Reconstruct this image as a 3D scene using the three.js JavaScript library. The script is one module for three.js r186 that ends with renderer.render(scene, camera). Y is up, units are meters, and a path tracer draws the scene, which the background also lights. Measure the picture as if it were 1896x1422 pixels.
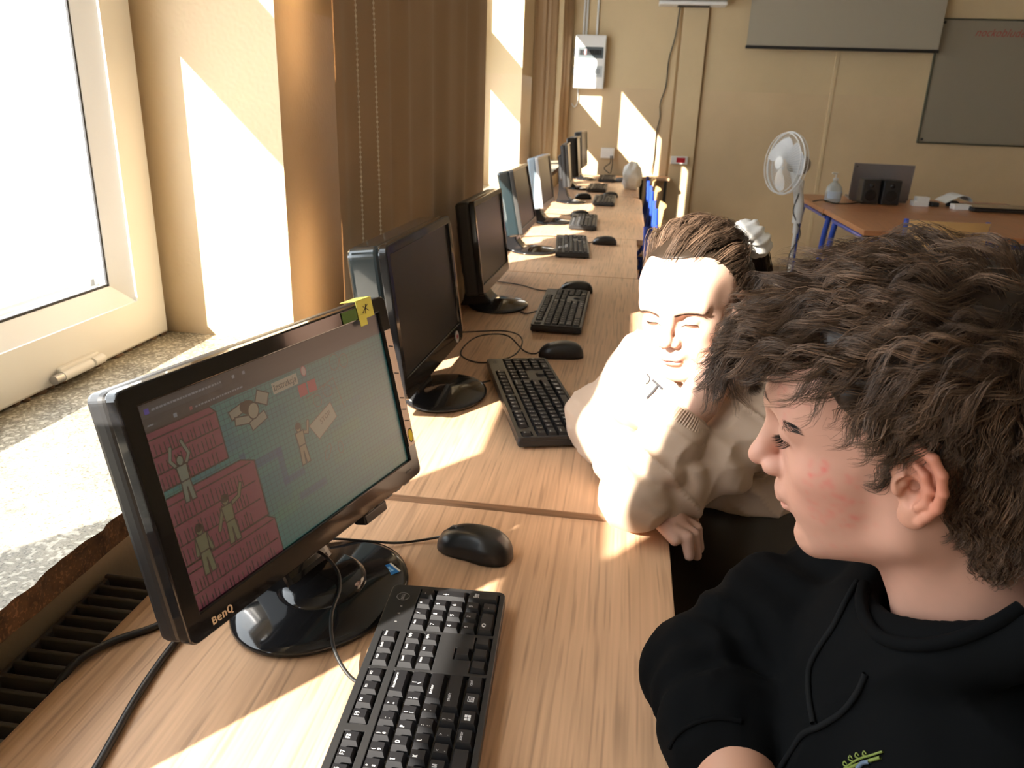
import * as THREE from 'three';
import { mergeGeometries, mergeVertices, toCreasedNormals } from 'three/addons/utils/BufferGeometryUtils.js';
import { RoundedBoxGeometry } from 'three/addons/geometries/RoundedBoxGeometry.js';
import { FontLoader } from 'three/addons/loaders/FontLoader.js';
import { TextGeometry } from 'three/addons/geometries/TextGeometry.js';

// ---------------------------------------------------------------- camera, sky, sun, exposure
const scene = new THREE.Scene();
const D2R = Math.PI / 180;
const camera = new THREE.PerspectiveCamera(52.24, 1896 / 1422, 0.02, 60);
camera.position.set(0, 1.325, 0);
camera.rotation.set(-19.73 * D2R, 7.67 * D2R, 2.01 * D2R, 'YXZ');
camera.focus = 0.78; camera.userData.fStop = 15;
scene.add(camera);
const renderer = new THREE.WebGLRenderer({ antialias: true });
renderer.toneMapping = THREE.LinearToneMapping;
renderer.toneMappingExposure = 1.08;
renderer.shadowMap.enabled = true;
scene.background = new THREE.Color().setRGB(0.90, 0.96, 1.0);
scene.backgroundIntensity = 7.5;
const SUN = new THREE.Vector3(0.729, -0.745, -1).normalize();
const sun = new THREE.DirectionalLight(new THREE.Color().setRGB(1.0, 0.92, 0.80), 30);
sun.position.copy(SUN).multiplyScalar(-12).add(new THREE.Vector3(0, 0.8, -2.5));
sun.target.position.set(0, 0.8, -2.5);
sun.castShadow = true; sun.shadow.mapSize.set(4096, 4096); sun.shadow.bias = -0.0004;
Object.assign(sun.shadow.camera, { left: -6, right: 6, top: 5, bottom: -5, near: 1, far: 26 });
scene.add(sun, sun.target);

// ---------------------------------------------------------------- helpers
let seed = 12345;
const rnd = () => { seed = (seed * 1664525 + 1013904223) >>> 0; return seed / 4294967296; };
const rr = (a, b) => a + (b - a) * rnd();
const V = (x, y, z) => new THREE.Vector3(x, y, z);
const clamp = (x, a, b) => Math.min(b, Math.max(a, x));
const mix = (a, b, t) => a + (b - a) * t;
const sst = (a, b, x) => { const t = clamp((x - a) / (b - a), 0, 1); return t * t * (3 - 2 * t); };
function hash3(x, y, z) { let h = (x * 374761393 + y * 668265263 + z * 2147483647) | 0; h = Math.imul(h ^ (h >>> 13), 1274126177); h ^= h >>> 16; return (h >>> 0) / 4294967296; }
function noise3(x, y, z) {
  const i = Math.floor(x), j = Math.floor(y), k = Math.floor(z); let u = x - i, v = y - j, w = z - k;
  u = u * u * (3 - 2 * u); v = v * v * (3 - 2 * v); w = w * w * (3 - 2 * w);
  const l = (a, b, t) => a + (b - a) * t, H = (a, b, c) => hash3(i + a, j + b, k + c);
  return l(l(l(H(0, 0, 0), H(1, 0, 0), u), l(H(0, 1, 0), H(1, 1, 0), u), v), l(l(H(0, 0, 1), H(1, 0, 1), u), l(H(0, 1, 1), H(1, 1, 1), u), v), w);
}
const fbm = (x, y, z, o = 4) => { let s = 0, a = 0.5, t = 0; for (let i = 0; i < o; i++) { s += a * noise3(x, y, z); t += a; a *= 0.5; x *= 2.03; y *= 2.03; z *= 2.03; } return s / t; };
// a tiling texture from f(u, v) in 0..1 -> [r, g, b] (sRGB bytes) or grey
function tex(w, h, f, srgb = true) {
  const d = new Uint8Array(w * h * 4);
  for (let y = 0; y < h; y++) for (let x = 0; x < w; x++) {
    const c = f(x / w, y / h), i = (y * w + x) * 4;
    if (typeof c === 'number') { d[i] = d[i + 1] = d[i + 2] = clamp(c, 0, 255); } else { d[i] = clamp(c[0], 0, 255); d[i + 1] = clamp(c[1], 0, 255); d[i + 2] = clamp(c[2], 0, 255); }
    d[i + 3] = 255;
  }
  const t = new THREE.DataTexture(d, w, h); t.wrapS = t.wrapT = THREE.RepeatWrapping; t.magFilter = THREE.LinearFilter; t.minFilter = THREE.LinearMipmapLinearFilter; t.generateMipmaps = true;
  if (srgb) t.colorSpace = THREE.SRGBColorSpace; t.needsUpdate = true; return t;
}
const rep = (t, u, v) => { t.repeat.set(u, v); return t; };
// noise that tiles with period p in both directions
const tn = (x, y, p, q = 0) => { const a = noise3(x, y, q), b = noise3(x - p, y, q), c = noise3(x, y - p, q), d = noise3(x - p, y - p, q), u = sst(0, 1, x / p), v = sst(0, 1, y / p); return mix(mix(a, b, u), mix(c, d, u), v); };
function canvasTex(w, h, draw) {
  const c = document.createElement('canvas'); c.width = w; c.height = h; draw(c.getContext('2d'), w, h);
  const t = new THREE.CanvasTexture(c); t.colorSpace = THREE.SRGBColorSpace; t.anisotropy = 8; return t;
}
const std = (o) => new THREE.MeshStandardMaterial(o), phy = (o) => new THREE.MeshPhysicalMaterial(o);
const col = (r, g, b) => new THREE.Color().setRGB(r, g, b);
// box-projected uv in metres; grain direction of textures is v (along z, or along the longest sensible axis)
function boxUV(g) {
  if (g.index) g = g.toNonIndexed();
  const p = g.attributes.position, n = g.attributes.normal, uv = new Float32Array(p.count * 2);
  for (let i = 0; i < p.count; i += 3) {
    let ax = 0, ay = 0, az = 0; for (let k = 0; k < 3; k++) { ax += Math.abs(n.getX(i + k)); ay += Math.abs(n.getY(i + k)); az += Math.abs(n.getZ(i + k)); }
    for (let k = 0; k < 3; k++) {
      const j = i + k, x = p.getX(j), y = p.getY(j), z = p.getZ(j);
      const [u, v] = ay >= ax && ay >= az ? [x, z] : ax >= az ? [y, z] : [y, x]; uv[2 * j] = u; uv[2 * j + 1] = v;
    }
  }
  g.setAttribute('uv', new THREE.BufferAttribute(uv, 2)); return g;
}
const clean = (g) => { g = g.index ? g.toNonIndexed() : g; for (const k of Object.keys(g.attributes)) if (!['position', 'normal', 'uv'].includes(k)) g.deleteAttribute(k); if (!g.attributes.uv) g.setAttribute('uv', new THREE.BufferAttribute(new Float32Array(g.attributes.position.count * 2), 2)); return g; };
const merge = (a) => a.length === 1 ? a[0] : mergeGeometries(a.map(clean));
// box given by its min and max corners
const bb = (x0, x1, y0, y1, z0, z1) => boxUV(new THREE.BoxGeometry(Math.abs(x1 - x0), Math.abs(y1 - y0), Math.abs(z1 - z0)).translate((x0 + x1) / 2, (y0 + y1) / 2, (z0 + z1) / 2));
const rb = (x0, x1, y0, y1, z0, z1, r = 0.004, s = 2) => boxUV(new RoundedBoxGeometry(Math.abs(x1 - x0), Math.abs(y1 - y0), Math.abs(z1 - z0), s, Math.min(r, Math.abs(x1 - x0) / 2.01, Math.abs(y1 - y0) / 2.01, Math.abs(z1 - z0) / 2.01)).translate((x0 + x1) / 2, (y0 + y1) / 2, (z0 + z1) / 2));
const tube = (pts, r, seg = 40, rad = 8, closed = false) => new THREE.TubeGeometry(new THREE.CatmullRomCurve3(pts.map((p) => p.isVector3 ? p : V(...p)), closed, 'centripetal'), seg, r, rad, closed);
const bar = (a, b, r, rad = 10) => { const A = V(...a), B = V(...b), g = new THREE.CylinderGeometry(r, r, A.distanceTo(B), rad); g.applyQuaternion(new THREE.Quaternion().setFromUnitVectors(V(0, 1, 0), B.clone().sub(A).normalize())); g.translate((A.x + B.x) / 2, (A.y + B.y) / 2, (A.z + B.z) / 2); return g; };
const lathe = (pts, seg = 40) => new THREE.LatheGeometry(pts.map((p) => new THREE.Vector2(...p)), seg);
const names = {};
const numbered = (n) => { const k = names[n] = (names[n] ?? -1) + 1; return k ? n + '_' + String(k).padStart(3, '0') : n; };
function mesh(name, geo, mat, parent) {
  const m = new THREE.Mesh(Array.isArray(geo) ? merge(geo) : geo, mat); m.castShadow = m.receiveShadow = true;
  m.name = parent ? name : numbered(name); (parent ?? scene).add(m); return m;
}
function thing(name, label, category, pos = [0, 0, 0], turn = 0, group) {
  const o = new THREE.Group(); o.name = numbered(name); o.position.set(...pos); o.rotation.y = turn; o.userData = { label, category }; if (group) o.userData.group = group; scene.add(o); return o;
}
function tag(o, label, category, group) { o.userData.label = label; o.userData.category = category; if (group) o.userData.group = group; return o; }
function struct(name, geo, mat, label) { const m = mesh(name, geo, mat); m.name = name; m.userData.kind = 'structure'; if (label) m.userData.label = label; return m; }
function dup(root, pos, turn, label, group) {
  const r = root.clone(); r.name = numbered(root.name.replace(/_\d{3}$/, '')); r.userData = { ...root.userData, label }; if (group) r.userData.group = group; r.position.set(...pos); r.rotation.y = turn; scene.add(r); return r;
}

// ---------------------------------------------------------------- materials
function woodTex() {
  const W = 768, H = 768;
  const tp = (u, v, p, a, b, q) => { // tiling noise with own frequencies
    return tn2(u * a, v * b, a, b, q);
  };
  const g = new Float32Array(W * H);
  for (let y = 0; y < H; y++) for (let x = 0; x < W; x++) {
    const u = x / W, v = y / H;
    const wav = tp(u, v, 0, 5, 3, 3) * 1.2 + tp(u, v, 0, 3, 2, 5) * 1.4;
    const ring = Math.sin((u * 14 + wav * 2.2) * Math.PI * 2);
    const fine = tp(u, v, 0, 300, 9, 7), dash = tp(u + 0.012 * tp(u, v, 0, 6, 5, 15), v, 0, 210, 14, 9);
    g[y * W + x] = 0.016 * ring + 0.075 * (fine - 0.5) - (dash > 0.62 ? (dash - 0.62) * 0.42 : 0) + 0.06 * (tp(u, v, 0, 9, 3, 12) - 0.5);
  }
  const at = (u, v) => g[Math.floor(v * H) * W + Math.floor(u * W)];
  return [tex(W, H, (u, v) => { const k = 1 + at(u, v); return [206 * k, 166 * (k * 1.02 - 0.02), 131 * (k * 1.05 - 0.05)]; }), tex(W, H, (u, v) => 150 + at(u, v) * 420, false)];
}
function tn2(x, y, px, py, q) {
  const i = Math.floor(x), j = Math.floor(y); let u = x - i, v = y - j; u = u * u * (3 - 2 * u); v = v * v * (3 - 2 * v);
  const m = (a, b) => ((a % b) + b) % b, H = (a, b) => hash3(m(i + a, px), m(j + b, py), q);
  return mix(mix(H(0, 0), H(1, 0), u), mix(H(0, 1), H(1, 1), u), v);
}
const tfbm = (u, v, f, q, o = 4) => { let s = 0, a = 0.5, t = 0; for (let i = 0; i < o; i++) { s += a * tn2(u * f, v * f, f, f, q + i * 7); t += a; a *= 0.55; f *= 2; } return s / t; };
const [woodC, woodB] = woodTex();
[woodC, woodB].forEach((t) => rep(t, 1 / 0.62, 1 / 1.25));
const M = {};
M.wood = phy({ map: woodC, bumpMap: woodB, bumpScale: 0.0004, roughness: 0.42, specularIntensity: 0.6 });
M.woodEdge = std({ color: col(0.30, 0.16, 0.08), roughness: 0.5 });
const plasterB = rep(tex(512, 512, (u, v) => 128 + 160 * (tfbm(u, v, 6, 3, 5) - 0.5) + 50 * (tn2(u * 160, v * 160, 160, 160, 4) - 0.5), false), 1 / 0.8, 1 / 0.8);
const plasterC = rep(tex(256, 256, (u, v) => { const k = 0.96 + 0.08 * tfbm(u, v, 4, 21, 5); return [212 * k, 190 * k, 152 * k]; }), 1 / 1.6, 1 / 1.6);
const dadoC = rep(tex(256, 256, (u, v) => { const k = 0.95 + 0.1 * tfbm(u, v, 4, 33, 5); return [212 * k, 188 * k, 152 * k]; }), 1 / 1.4, 1 / 1.4);
M.wallUp = std({ map: plasterC, bumpMap: plasterB, bumpScale: 0.0012, roughness: 0.9 });
M.wallLow = phy({ map: dadoC, bumpMap: plasterB, bumpScale: 0.0016, roughness: 0.42, specularIntensity: 0.55 });
M.ceil = std({ color: col(0.80, 0.76, 0.66), roughness: 0.95 });
M.floor = std({ map: rep(tex(256, 256, (u, v) => { const k = 0.85 + 0.3 * tfbm(u, v, 8, 44, 4); return [128 * k, 114 * k, 98 * k]; }), 1, 1), roughness: 0.45 });
M.pvc = phy({ color: col(0.87, 0.855, 0.81), roughness: 0.32, specularIntensity: 0.5 });
M.gasket = std({ color: col(0.03, 0.03, 0.032), roughness: 0.7 });
M.spacer = std({ color: col(0.5, 0.5, 0.52), roughness: 0.35, metalness: 0.8 });
M.glass = phy({ color: 0xffffff, transmission: 1, thickness: 0, roughness: 0, ior: 1.5 });
M.black = phy({ color: col(0.012, 0.012, 0.013), roughness: 0.10, specularIntensity: 0.6, clearcoat: 0.25, clearcoatRoughness: 0.03 });
M.blackMat = phy({ color: col(0.016, 0.016, 0.017), roughness: 0.42 });
M.keyBase = phy({ color: col(0.020, 0.020, 0.021), roughness: 0.38 });
M.grey = phy({ color: col(0.10, 0.105, 0.11), roughness: 0.4 });
M.cable = std({ color: col(0.012, 0.012, 0.012), roughness: 0.45 });
M.white = std({ color: col(0.78, 0.78, 0.76), roughness: 0.45 });
M.blue = phy({ color: col(0.02, 0.06, 0.36), roughness: 0.3, clearcoat: 0.4 });
M.ply = phy({ color: col(0.62, 0.38, 0.16), roughness: 0.35 });
M.chrome = std({ color: col(0.7, 0.7, 0.7), metalness: 1, roughness: 0.25 });
// ---------------------------------------------------------------- the room
const XW = -0.642, ZF = -7.4, ZB = 3.2, XR = 5.6, YC = 3.25, YD = 1.48, XO = -1.06, YS = 0.857, YT = 2.47;
const OPEN = [[3.1, 1.35], [0.87, -1.446], [-2.05, -4.735], [-5.2, -7.2]];
struct('floor', bb(XO, XR + 0.2, -0.1, 0, ZF - 0.2, ZB + 0.2), M.floor);
struct('ceiling', bb(XO, XR + 0.2, YC, YC + 0.12, ZF - 0.2, ZB + 0.2), M.ceil);
{
  const up = [], low = []; let z = ZB;
  const pier = (z0, z1) => { low.push(bb(XO, XW, YS - 0.03, YD, z0, z1)); up.push(bb(XO, XW, YD, YT, z0, z1)); };
  for (const [a, b] of OPEN) { pier(z, a); z = b; }
  pier(z, ZF);
  low.push(bb(XO, XW, 0, YS - 0.03, ZF, ZB)); up.push(bb(XO, XW, YT, YC, ZF, ZB));
  const w = struct('wall_left', up, M.wallUp); const l = mesh('painted_dado', low, M.wallLow, w); l.userData.label = 'glossy darker beige lower wall paint';
}
{
  const w = struct('wall_back', bb(XO, XR, YD, YC, ZF - 0.2, ZF), M.wallUp); mesh('painted_dado', bb(XO, XR, 0, YD, ZF - 0.2, ZF), M.wallLow, w);
  const r = struct('wall_right', bb(XR, XR + 0.2, YD, YC, ZF, ZB), M.wallUp); mesh('painted_dado', bb(XR, XR + 0.2, 0, YD, ZF, ZB), M.wallLow, r);
  const f = struct('wall_front', bb(XO, XR, YD, YC, ZB, ZB + 0.2), M.wallUp); mesh('painted_dado', bb(XO, XR, 0, YD, ZB, ZB + 0.2), M.wallLow, f);
}
// a vertical plaster joint on the back wall
struct('trim_1', [rb(1.635, 1.665, 0.02, YC - 0.01, ZF - 0.01, ZF + 0.006, 0.003)], M.wallUp, 'faint vertical plaster joint strip on the back wall');

// ---------------------------------------------------------------- windows
const YG0 = 0.981, YG1 = 1.56, YG2 = 1.81, YG3 = 2.34;
// ring of four mitred rails round the glass rectangle (z0 > z1): flat face then a bevelled bead down to the glass
function sashGeo(z0, z1, y0, y1, [wn, wf, wb, wt], bead = 0.034) {
  const out = [], wide = 1;
  const prof = [[-0.985, -bead - wide], [-0.908, -bead - wide], [-0.905, -bead - 0.95 * wide], [-0.905, -bead - 0.003], [-0.909, -bead], [-0.934, 0], [-0.985, 0]];
  // o: offset outward is negative of prof second value
  const sc = (o, w) => o < -bead ? -bead + (o + bead) * w : o;
  const rings = prof.map(([x, o]) => { const n = sc(o, wn), f = sc(o, wf), b = sc(o, wb), t = sc(o, wt); return [[z0 - n, y0 + b], [z1 + f, y0 + b], [z1 + f, y1 - t], [z0 - n, y1 - t]].map(([z, y]) => V(x, y, z)); });
  const pos = [];
  for (let k = 0; k < 4; k++) for (let i = 0; i < prof.length; i++) {
    const j = (i + 1) % prof.length, a = rings[i][k], b = rings[j][k], c = rings[j][(k + 1) % 4], d = rings[i][(k + 1) % 4];
    pos.push(a, c, b, a, d, c);
  }
  const g = new THREE.BufferGeometry().setFromPoints(pos); g.computeVertexNormals(); out.push(boxUV(g)); return out;
}
// panes: [z near, z far, y bottom, y top]; rail widths follow from the room left round each pane
function makeWindow(n, [za, zb], panes, bars, fills = []) {
  const root = new THREE.Group(); root.name = 'window_' + n; root.userData = { kind: 'structure' }; scene.add(root);
  const fr = [bb(-0.99, -0.925, YS, YS + 0.06, za, zb), bb(-0.99, -0.925, YT - 0.06, YT, za, zb), bb(-0.99, -0.925, YS, YT, za, za - 0.05), bb(-0.99, -0.925, YS, YT, zb + 0.05, zb)];
  for (const [z0, z1, y0, y1] of bars) fr.push(bb(-0.99, -0.925, y0, y1, z0, z1));
  mesh('frame', fr, M.pvc, root);
  for (const [z0, z1, y0, y1] of fills) mesh('opaque_panel', rb(-0.97, -0.92, y0, y1, z0, z1, 0.003), M.pvc, root);
  for (const [z0, z1, y0, y1, rails] of panes) {
    const s = mesh('sash', sashGeo(z0, z1, y0, y1, rails), M.pvc, root);
    mesh('pane', bb(-0.962, -0.958, y0 - 0.01, y1 + 0.01, z0 + 0.01, z1 - 0.01), M.glass, s);
    const gk = (o, x0, x1) => [bb(x0, x1, y0, y1, z0, z0 - o), bb(x0, x1, y0, y1, z1 + o, z1), bb(x0, x1, y0, y0 + o, z0, z1), bb(x0, x1, y1 - o, y1, z0, z1)];
    mesh('gasket', gk(0.004, -0.94, -0.936), M.gasket, s); mesh('spacer_bar', gk(0.012, -0.972, -0.964), M.spacer, s);
  }
  return root;
}
function grid(cols, za, zb, g1 = YG1, g2 = YG2) { // a regular window: columns of a lower and an upper sash
  const panes = [], bars = [[za, zb, g1 + 0.06, g2 - 0.06]];
  cols.forEach(([z0, z1], i) => {
    const wn = Math.min(0.09, (i ? (cols[i - 1][1] - z0) / 2 : za - z0) - 0.038), wf = Math.min(0.09, (i + 1 < cols.length ? (z1 - cols[i + 1][0]) / 2 : z1 - zb) - 0.038);
    panes.push([z0, z1, YG0, g1, [wn, wf, 0.084, 0.064]], [z0, z1, g2, YG3, [wn, wf, 0.064, 0.08]]);
    if (i) { const m = (cols[i - 1][1] + z0) / 2, w = Math.max(0.02, (cols[i - 1][1] - z0) / 2 - 0.05); bars.push([m + w, m - w, YS, YT]); }
  });
  const last = cols[cols.length - 1][1]; if (last - zb > 0.2) bars.push([last - 0.06, zb, YS, YT]);
  return [panes, bars];
}
const win1 = makeWindow(1, OPEN[1], [[-0.15, -1.306, YG0, 1.545, [0.034, 0.09, 0.084, 0.064]], [-0.15, -1.306, 1.75, YG3, [0.034, 0.09, 0.064, 0.08]], [0.72, 0.0, YG0, 1.63, [0.09, 0.034, 0.084, 0.012]], [0.44, 0.0, 1.715, YG3, [0.034, 0.034, 0.012, 0.08]]],
  [[-0.05, -0.1, YS, YT], [-0.075, -1.446, 1.60, 1.70], [0.87, -0.075, 1.66, 1.69]], [[0.82, 0.51, 1.71, 2.42]]);
const win2 = makeWindow(2, OPEN[2], ...grid([[-2.18, -3.25], [-3.42, -4.585]], ...OPEN[2]));
const win4 = makeWindow(4, OPEN[0], ...grid([[2.96, 2.36], [2.2, 1.5]], ...OPEN[0]));
const win3 = makeWindow(3, OPEN[3], ...grid([[-5.31, -5.45], [-5.69, -6.28], [-6.44, -6.787]], ...OPEN[3]));
for (const [w, z] of [[win1, -0.075], [win2, -3.34]]) { // lever handles
  mesh('window_handle', [rb(-0.905, -0.892, 1.2, 1.3, z - 0.014, z + 0.014, 0.005), rb(-0.895, -0.865, 1.24, 1.262, z - 0.01, z + 0.01, 0.005), rb(-0.876, -0.860, 1.13, 1.262, z - 0.011, z + 0.011, 0.006)], M.pvc, w);
}
{ // the bottom hinge of the near sash
  const h = mesh('hinge', [bar([-0.896, 0.876, -1.10], [-0.896, 0.876, -1.172], 0.0085, 14), bar([-0.896, 0.876, -1.178], [-0.896, 0.876, -1.205], 0.0085, 14), rb(-0.91, -0.897, 0.870, 0.890, -1.10, -1.20, 0.003)], M.pvc, win1);
  mesh('hinge_pin', bar([-0.896, 0.876, -1.080], [-0.896, 0.876, -1.099], 0.0078, 14), M.spacer, h);
}
// ---------------------------------------------------------------- stone sills
const terC = tex(512, 512, (u, v) => {
  const a = tn2(u * 46, v * 46, 46, 46, 2), b = tn2(u * 90, v * 90, 90, 90, 5), c = tfbm(u, v, 5, 9, 4), d = tn2(u * 150, v * 150, 150, 150, 8);
  let k = 128 + 55 * (c - 0.5); let t = [k * 1.05, k * 0.99, k * 0.86];
  if (a > 0.6) { const q = sst(0.6, 0.72, a) * 46; t = t.map((x) => x + q); } else if (b < 0.28) { const q = sst(0.28, 0.12, b) * 44; t = t.map((x) => x - q); }
  const n = (d - 0.5) * 34; return t.map((x) => x + n);
});
rep(terC, 1 / 0.19, 1 / 0.19);
const terB = rep(tex(256, 256, (u, v) => 128 + 120 * (tn2(u * 60, v * 60, 60, 60, 2) - 0.5), false), 1 / 0.25, 1 / 0.25);
const rustC = rep(tex(256, 256, (u, v) => { const a = tfbm(u, v, 12, 4, 4), b = tn2(u * 70, v * 70, 70, 70, 6); const k = 0.55 + 0.75 * a + (b > 0.75 ? 0.35 : 0); return [92 * k, 66 * k, 44 * k]; }), 1 / 0.15, 1 / 0.15);
M.terrazzo = std({ map: terC, bumpMap: terB, bumpScale: 0.0008, roughness: 0.55 });
M.rough = std({ map: rustC, bumpMap: terB, bumpScale: 0.002, roughness: 0.95 });
OPEN.forEach(([za, zb], i) => {
  const xs = -0.556, n = Math.round((za - zb) / 0.012), top = [], front = [];
  const e = (z) => xs + 0.004 * (fbm(z * 40, 3, i, 3) - 0.5) * 2 + 0.003 * (noise3(z * 160, 9, i) - 0.5), ly = (z) => YS - 0.032 + 0.003 * (fbm(z * 30, 7, i, 3) - 0.5);
  for (let k = 0; k < n; k++) {
    const z0 = mix(za, zb, k / n), z1 = mix(za, zb, (k + 1) / n);
    const q = (a, b, c, d, arr) => arr.push(V(...a), V(...b), V(...c), V(...a), V(...c), V(...d));
    q([-0.93, YS, z0], [e(z0), YS, z0], [e(z1), YS, z1], [-0.93, YS, z1], top);
    q([e(z0), YS, z0], [xs + 0.001, ly(z0), z0], [xs + 0.001, ly(z1), z1], [e(z1), YS, z1], front);
    q([xs + 0.001, ly(z0), z0], [-0.93, YS - 0.034, z0], [-0.93, YS - 0.034, z1], [xs + 0.001, ly(z1), z1], front);
  }
  const g = (a) => { const m = new THREE.BufferGeometry().setFromPoints(a); m.computeVertexNormals(); return boxUV(m); };
  const t = thing('window_sill', ['terrazzo sill of the window behind the camera', 'grey speckled terrazzo sill under the near left window', 'speckled stone sill under the middle window behind the second curtain', 'speckled stone sill under the farthest window by the back wall'][i], 'window sill');
  mesh('slab', g(top), M.terrazzo, t); mesh('front_edge', g(front), M.rough, t);
  mesh('end_face', [bb(-0.93, xs, YS - 0.034, YS - 0.0005, za, za - 0.001), bb(-0.93, xs, YS - 0.034, YS - 0.0005, zb, zb + 0.001)], M.rough, t);
});
{ // crumbling foam / putty line between frame and sill on the near window
  const t = [];
  for (let k = 0; k < 46; k++) { const z = rr(-0.45, -1.43), s = rr(0.003, 0.008); const g = new THREE.IcosahedronGeometry(s, 1); g.scale(1, 0.7, rr(1, 2.2)); t.push(clean(g.translate(-0.918 + rr(0, 0.007), YS + s * 0.3, z))); }
  const o = mesh('putty_crumbs', mergeGeometries(t), std({ color: col(0.16, 0.10, 0.06), roughness: 1 })); o.userData.kind = 'stuff'; tag(o, 'brown crumbling putty bits along the foot of the near window frame', 'crumbs');
  const c = mesh('plaster_chip', rb(-0.80, -0.735, YS, YS + 0.003, -1.395, -1.40, 0.001), M.white); c.rotation.y = 0; tag(c, 'thin white splinter lying on the sill beside the lit reveal', 'splinter');
}
{ const t = thing('file_box', 'tall cardboard file box standing on the near sill', 'file box', [-0.75, YS, -0.178]); const m = std({ color: col(0.42, 0.30, 0.18), roughness: 0.85 }); mesh('case', rb(-0.10, 0.11, 0.0005, 0.465, -0.036, 0.036, 0.003), m, t); mesh('label', rb(0.1105, 0.112, 0.2, 0.3, -0.025, 0.025, 0.0005), M.white, t); }
// ---------------------------------------------------------------- radiator under the near sill
{
  const t = thing('radiator', 'dark slotted radiator under the near window sill', 'radiator', [0, 0.062, 0]);
  const m = std({ color: col(0.16, 0.14, 0.11), roughness: 0.5 });
  mesh('panel', [rb(-0.637, -0.630, 0.14, 0.66, 0.4, -0.80, 0.003), rb(-0.556, -0.549, 0.14, 0.66, 0.4, -0.80, 0.003)], m, t);
  mesh('end_cap', rb(-0.637, -0.549, 0.14, 0.664, -0.795, -0.802, 0.003), m, t); mesh('end_cap', rb(-0.637, -0.549, 0.14, 0.664, 0.4, 0.407, 0.003), m, t);
  const f = rb(-0.63, -0.556, 0.16, 0.664, 0.003, -0.003, 0.002);
  for (let z = 0.38; z > -0.785; z -= 0.021) { const q = mesh('fin', f, m, t); q.position.z = z; }
  mesh('bracket', [bb(-0.641, -0.636, 0.2, 0.6, -0.3, -0.33)], m, t);
  mesh('pipe', [bar([-0.595, -0.062, -0.82], [-0.595, 0.2, -0.82], 0.012), bar([-0.595, 0.2, -0.82], [-0.595, 0.2, -0.79], 0.012)], m, t);
}
// ---------------------------------------------------------------- curtains (gathered, hanging in vertical folds) and blind chains
const clothB = rep(tex(128, 128, (u, v) => 128 + 60 * Math.sin(u * Math.PI * 64) * Math.sin(v * Math.PI * 64), false), 20, 20);
M.curtain = phy({ color: col(0.44, 0.30, 0.175), roughness: 0.62, sheen: 0.3, sheenRoughness: 0.5, sheenColor: col(0.5, 0.35, 0.2), bumpMap: clothB, bumpScale: 0.0002 });
function curtain(path, folds, amp, y0, y1, label) { // path: [[x,z],...] centre line of the bundle
  const crv = new THREE.CatmullRomCurve3(path.map(([x, z]) => V(x, 0, z))), N = folds * 14, pos = [], T = 0.0025;
  const line = (y) => { const out = []; for (let i = 0; i <= N; i++) { const t = i / N, p = crv.getPointAt(t), d = crv.getTangentAt(t), nx = -d.z, nz = d.x; const ph = t * folds * Math.PI * 2 + 0.9 * Math.sin(t * 17 + 1) + 0.12 * Math.sin(y * 1.7 + t * 9); const a = amp * (0.55 + 0.45 * Math.sin(t * 23 + 2)) * (1 + 0.12 * Math.sin(y * 2.3 + t * 13)); const s = a * Math.sin(ph); out.push([p.x + nx * s, p.z + nz * s, nx, nz]); } return out; };
  const rows = 14, L = []; for (let r = 0; r <= rows; r++) L.push(line(mix(y0, y1, r / rows)));
  for (const side of [0, 1]) for (let r = 0; r < rows; r++) for (let i = 0; i < N; i++) {
    const q = (R, I) => { const o = L[R][I]; return V(o[0] + side * T, mix(y0, y1, R / rows), o[1]); };
    const a = q(r, i), b = q(r, i + 1), c = q(r + 1, i + 1), d = q(r + 1, i); side ? pos.push(a, b, c, a, c, d) : pos.push(a, c, b, a, d, c);
  }
  let g = new THREE.BufferGeometry().setFromPoints(pos); g = mergeVertices(g); g.computeVertexNormals(); g = boxUV(g);
  return tag(mesh('curtain', g, M.curtain), label, 'curtain');
}
curtain([[-0.556, -1.478], [-0.535, -1.8], [-0.52, -2.2], [-0.5, -2.6], [-0.497, -2.77]], 7, 0.013, 0.3, 3.1, 'brown curtain gathered on the wall between the near and middle windows');
curtain([[-0.87, -7.08], [-0.76, -7.12], [-0.665, -7.215], [-0.6, -7.31], [-0.57, -7.365]], 7, 0.012, 0.87, 2.45, 'narrow brown curtain bunched in the far corner by the fuse box');
{
  const mk = (name, label, x0, z0, x1, z1, y0) => { // ball chain: links as one strand of beads
    const t = thing(name, label, 'blind chain', [0, 0, 0]); const beads = []; const P = [];
    for (let y = 2.6; y > y0; y -= 0.0095) { const k = (2.6 - y) / (2.6 - y0); P.push(V(mix(x0, x1, k), y, mix(z0, z1, k))); }
    const sg = new THREE.SphereGeometry(0.0026, 6, 5); for (const p of P) beads.push(clean(sg.clone().translate(p.x, p.y, p.z)));
    mesh('beads', mergeGeometries(beads), M.chain, t); mesh('cord', bar(P[0].toArray(), P[P.length - 1].toArray(), 0.0008, 6), M.chain, t); return t;
  };
  M.chain = std({ color: col(0.75, 0.68, 0.55), roughness: 0.35 });
  mk('blind_chain', 'left strand of the beaded blind chain hanging before the brown curtain', -0.534, -1.559, -0.532, -1.569, 0.80);
  mk('blind_chain', 'right strand of the beaded blind chain hanging before the brown curtain', -0.516, -1.588, -0.512, -1.632, 0.80);
}
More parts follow.
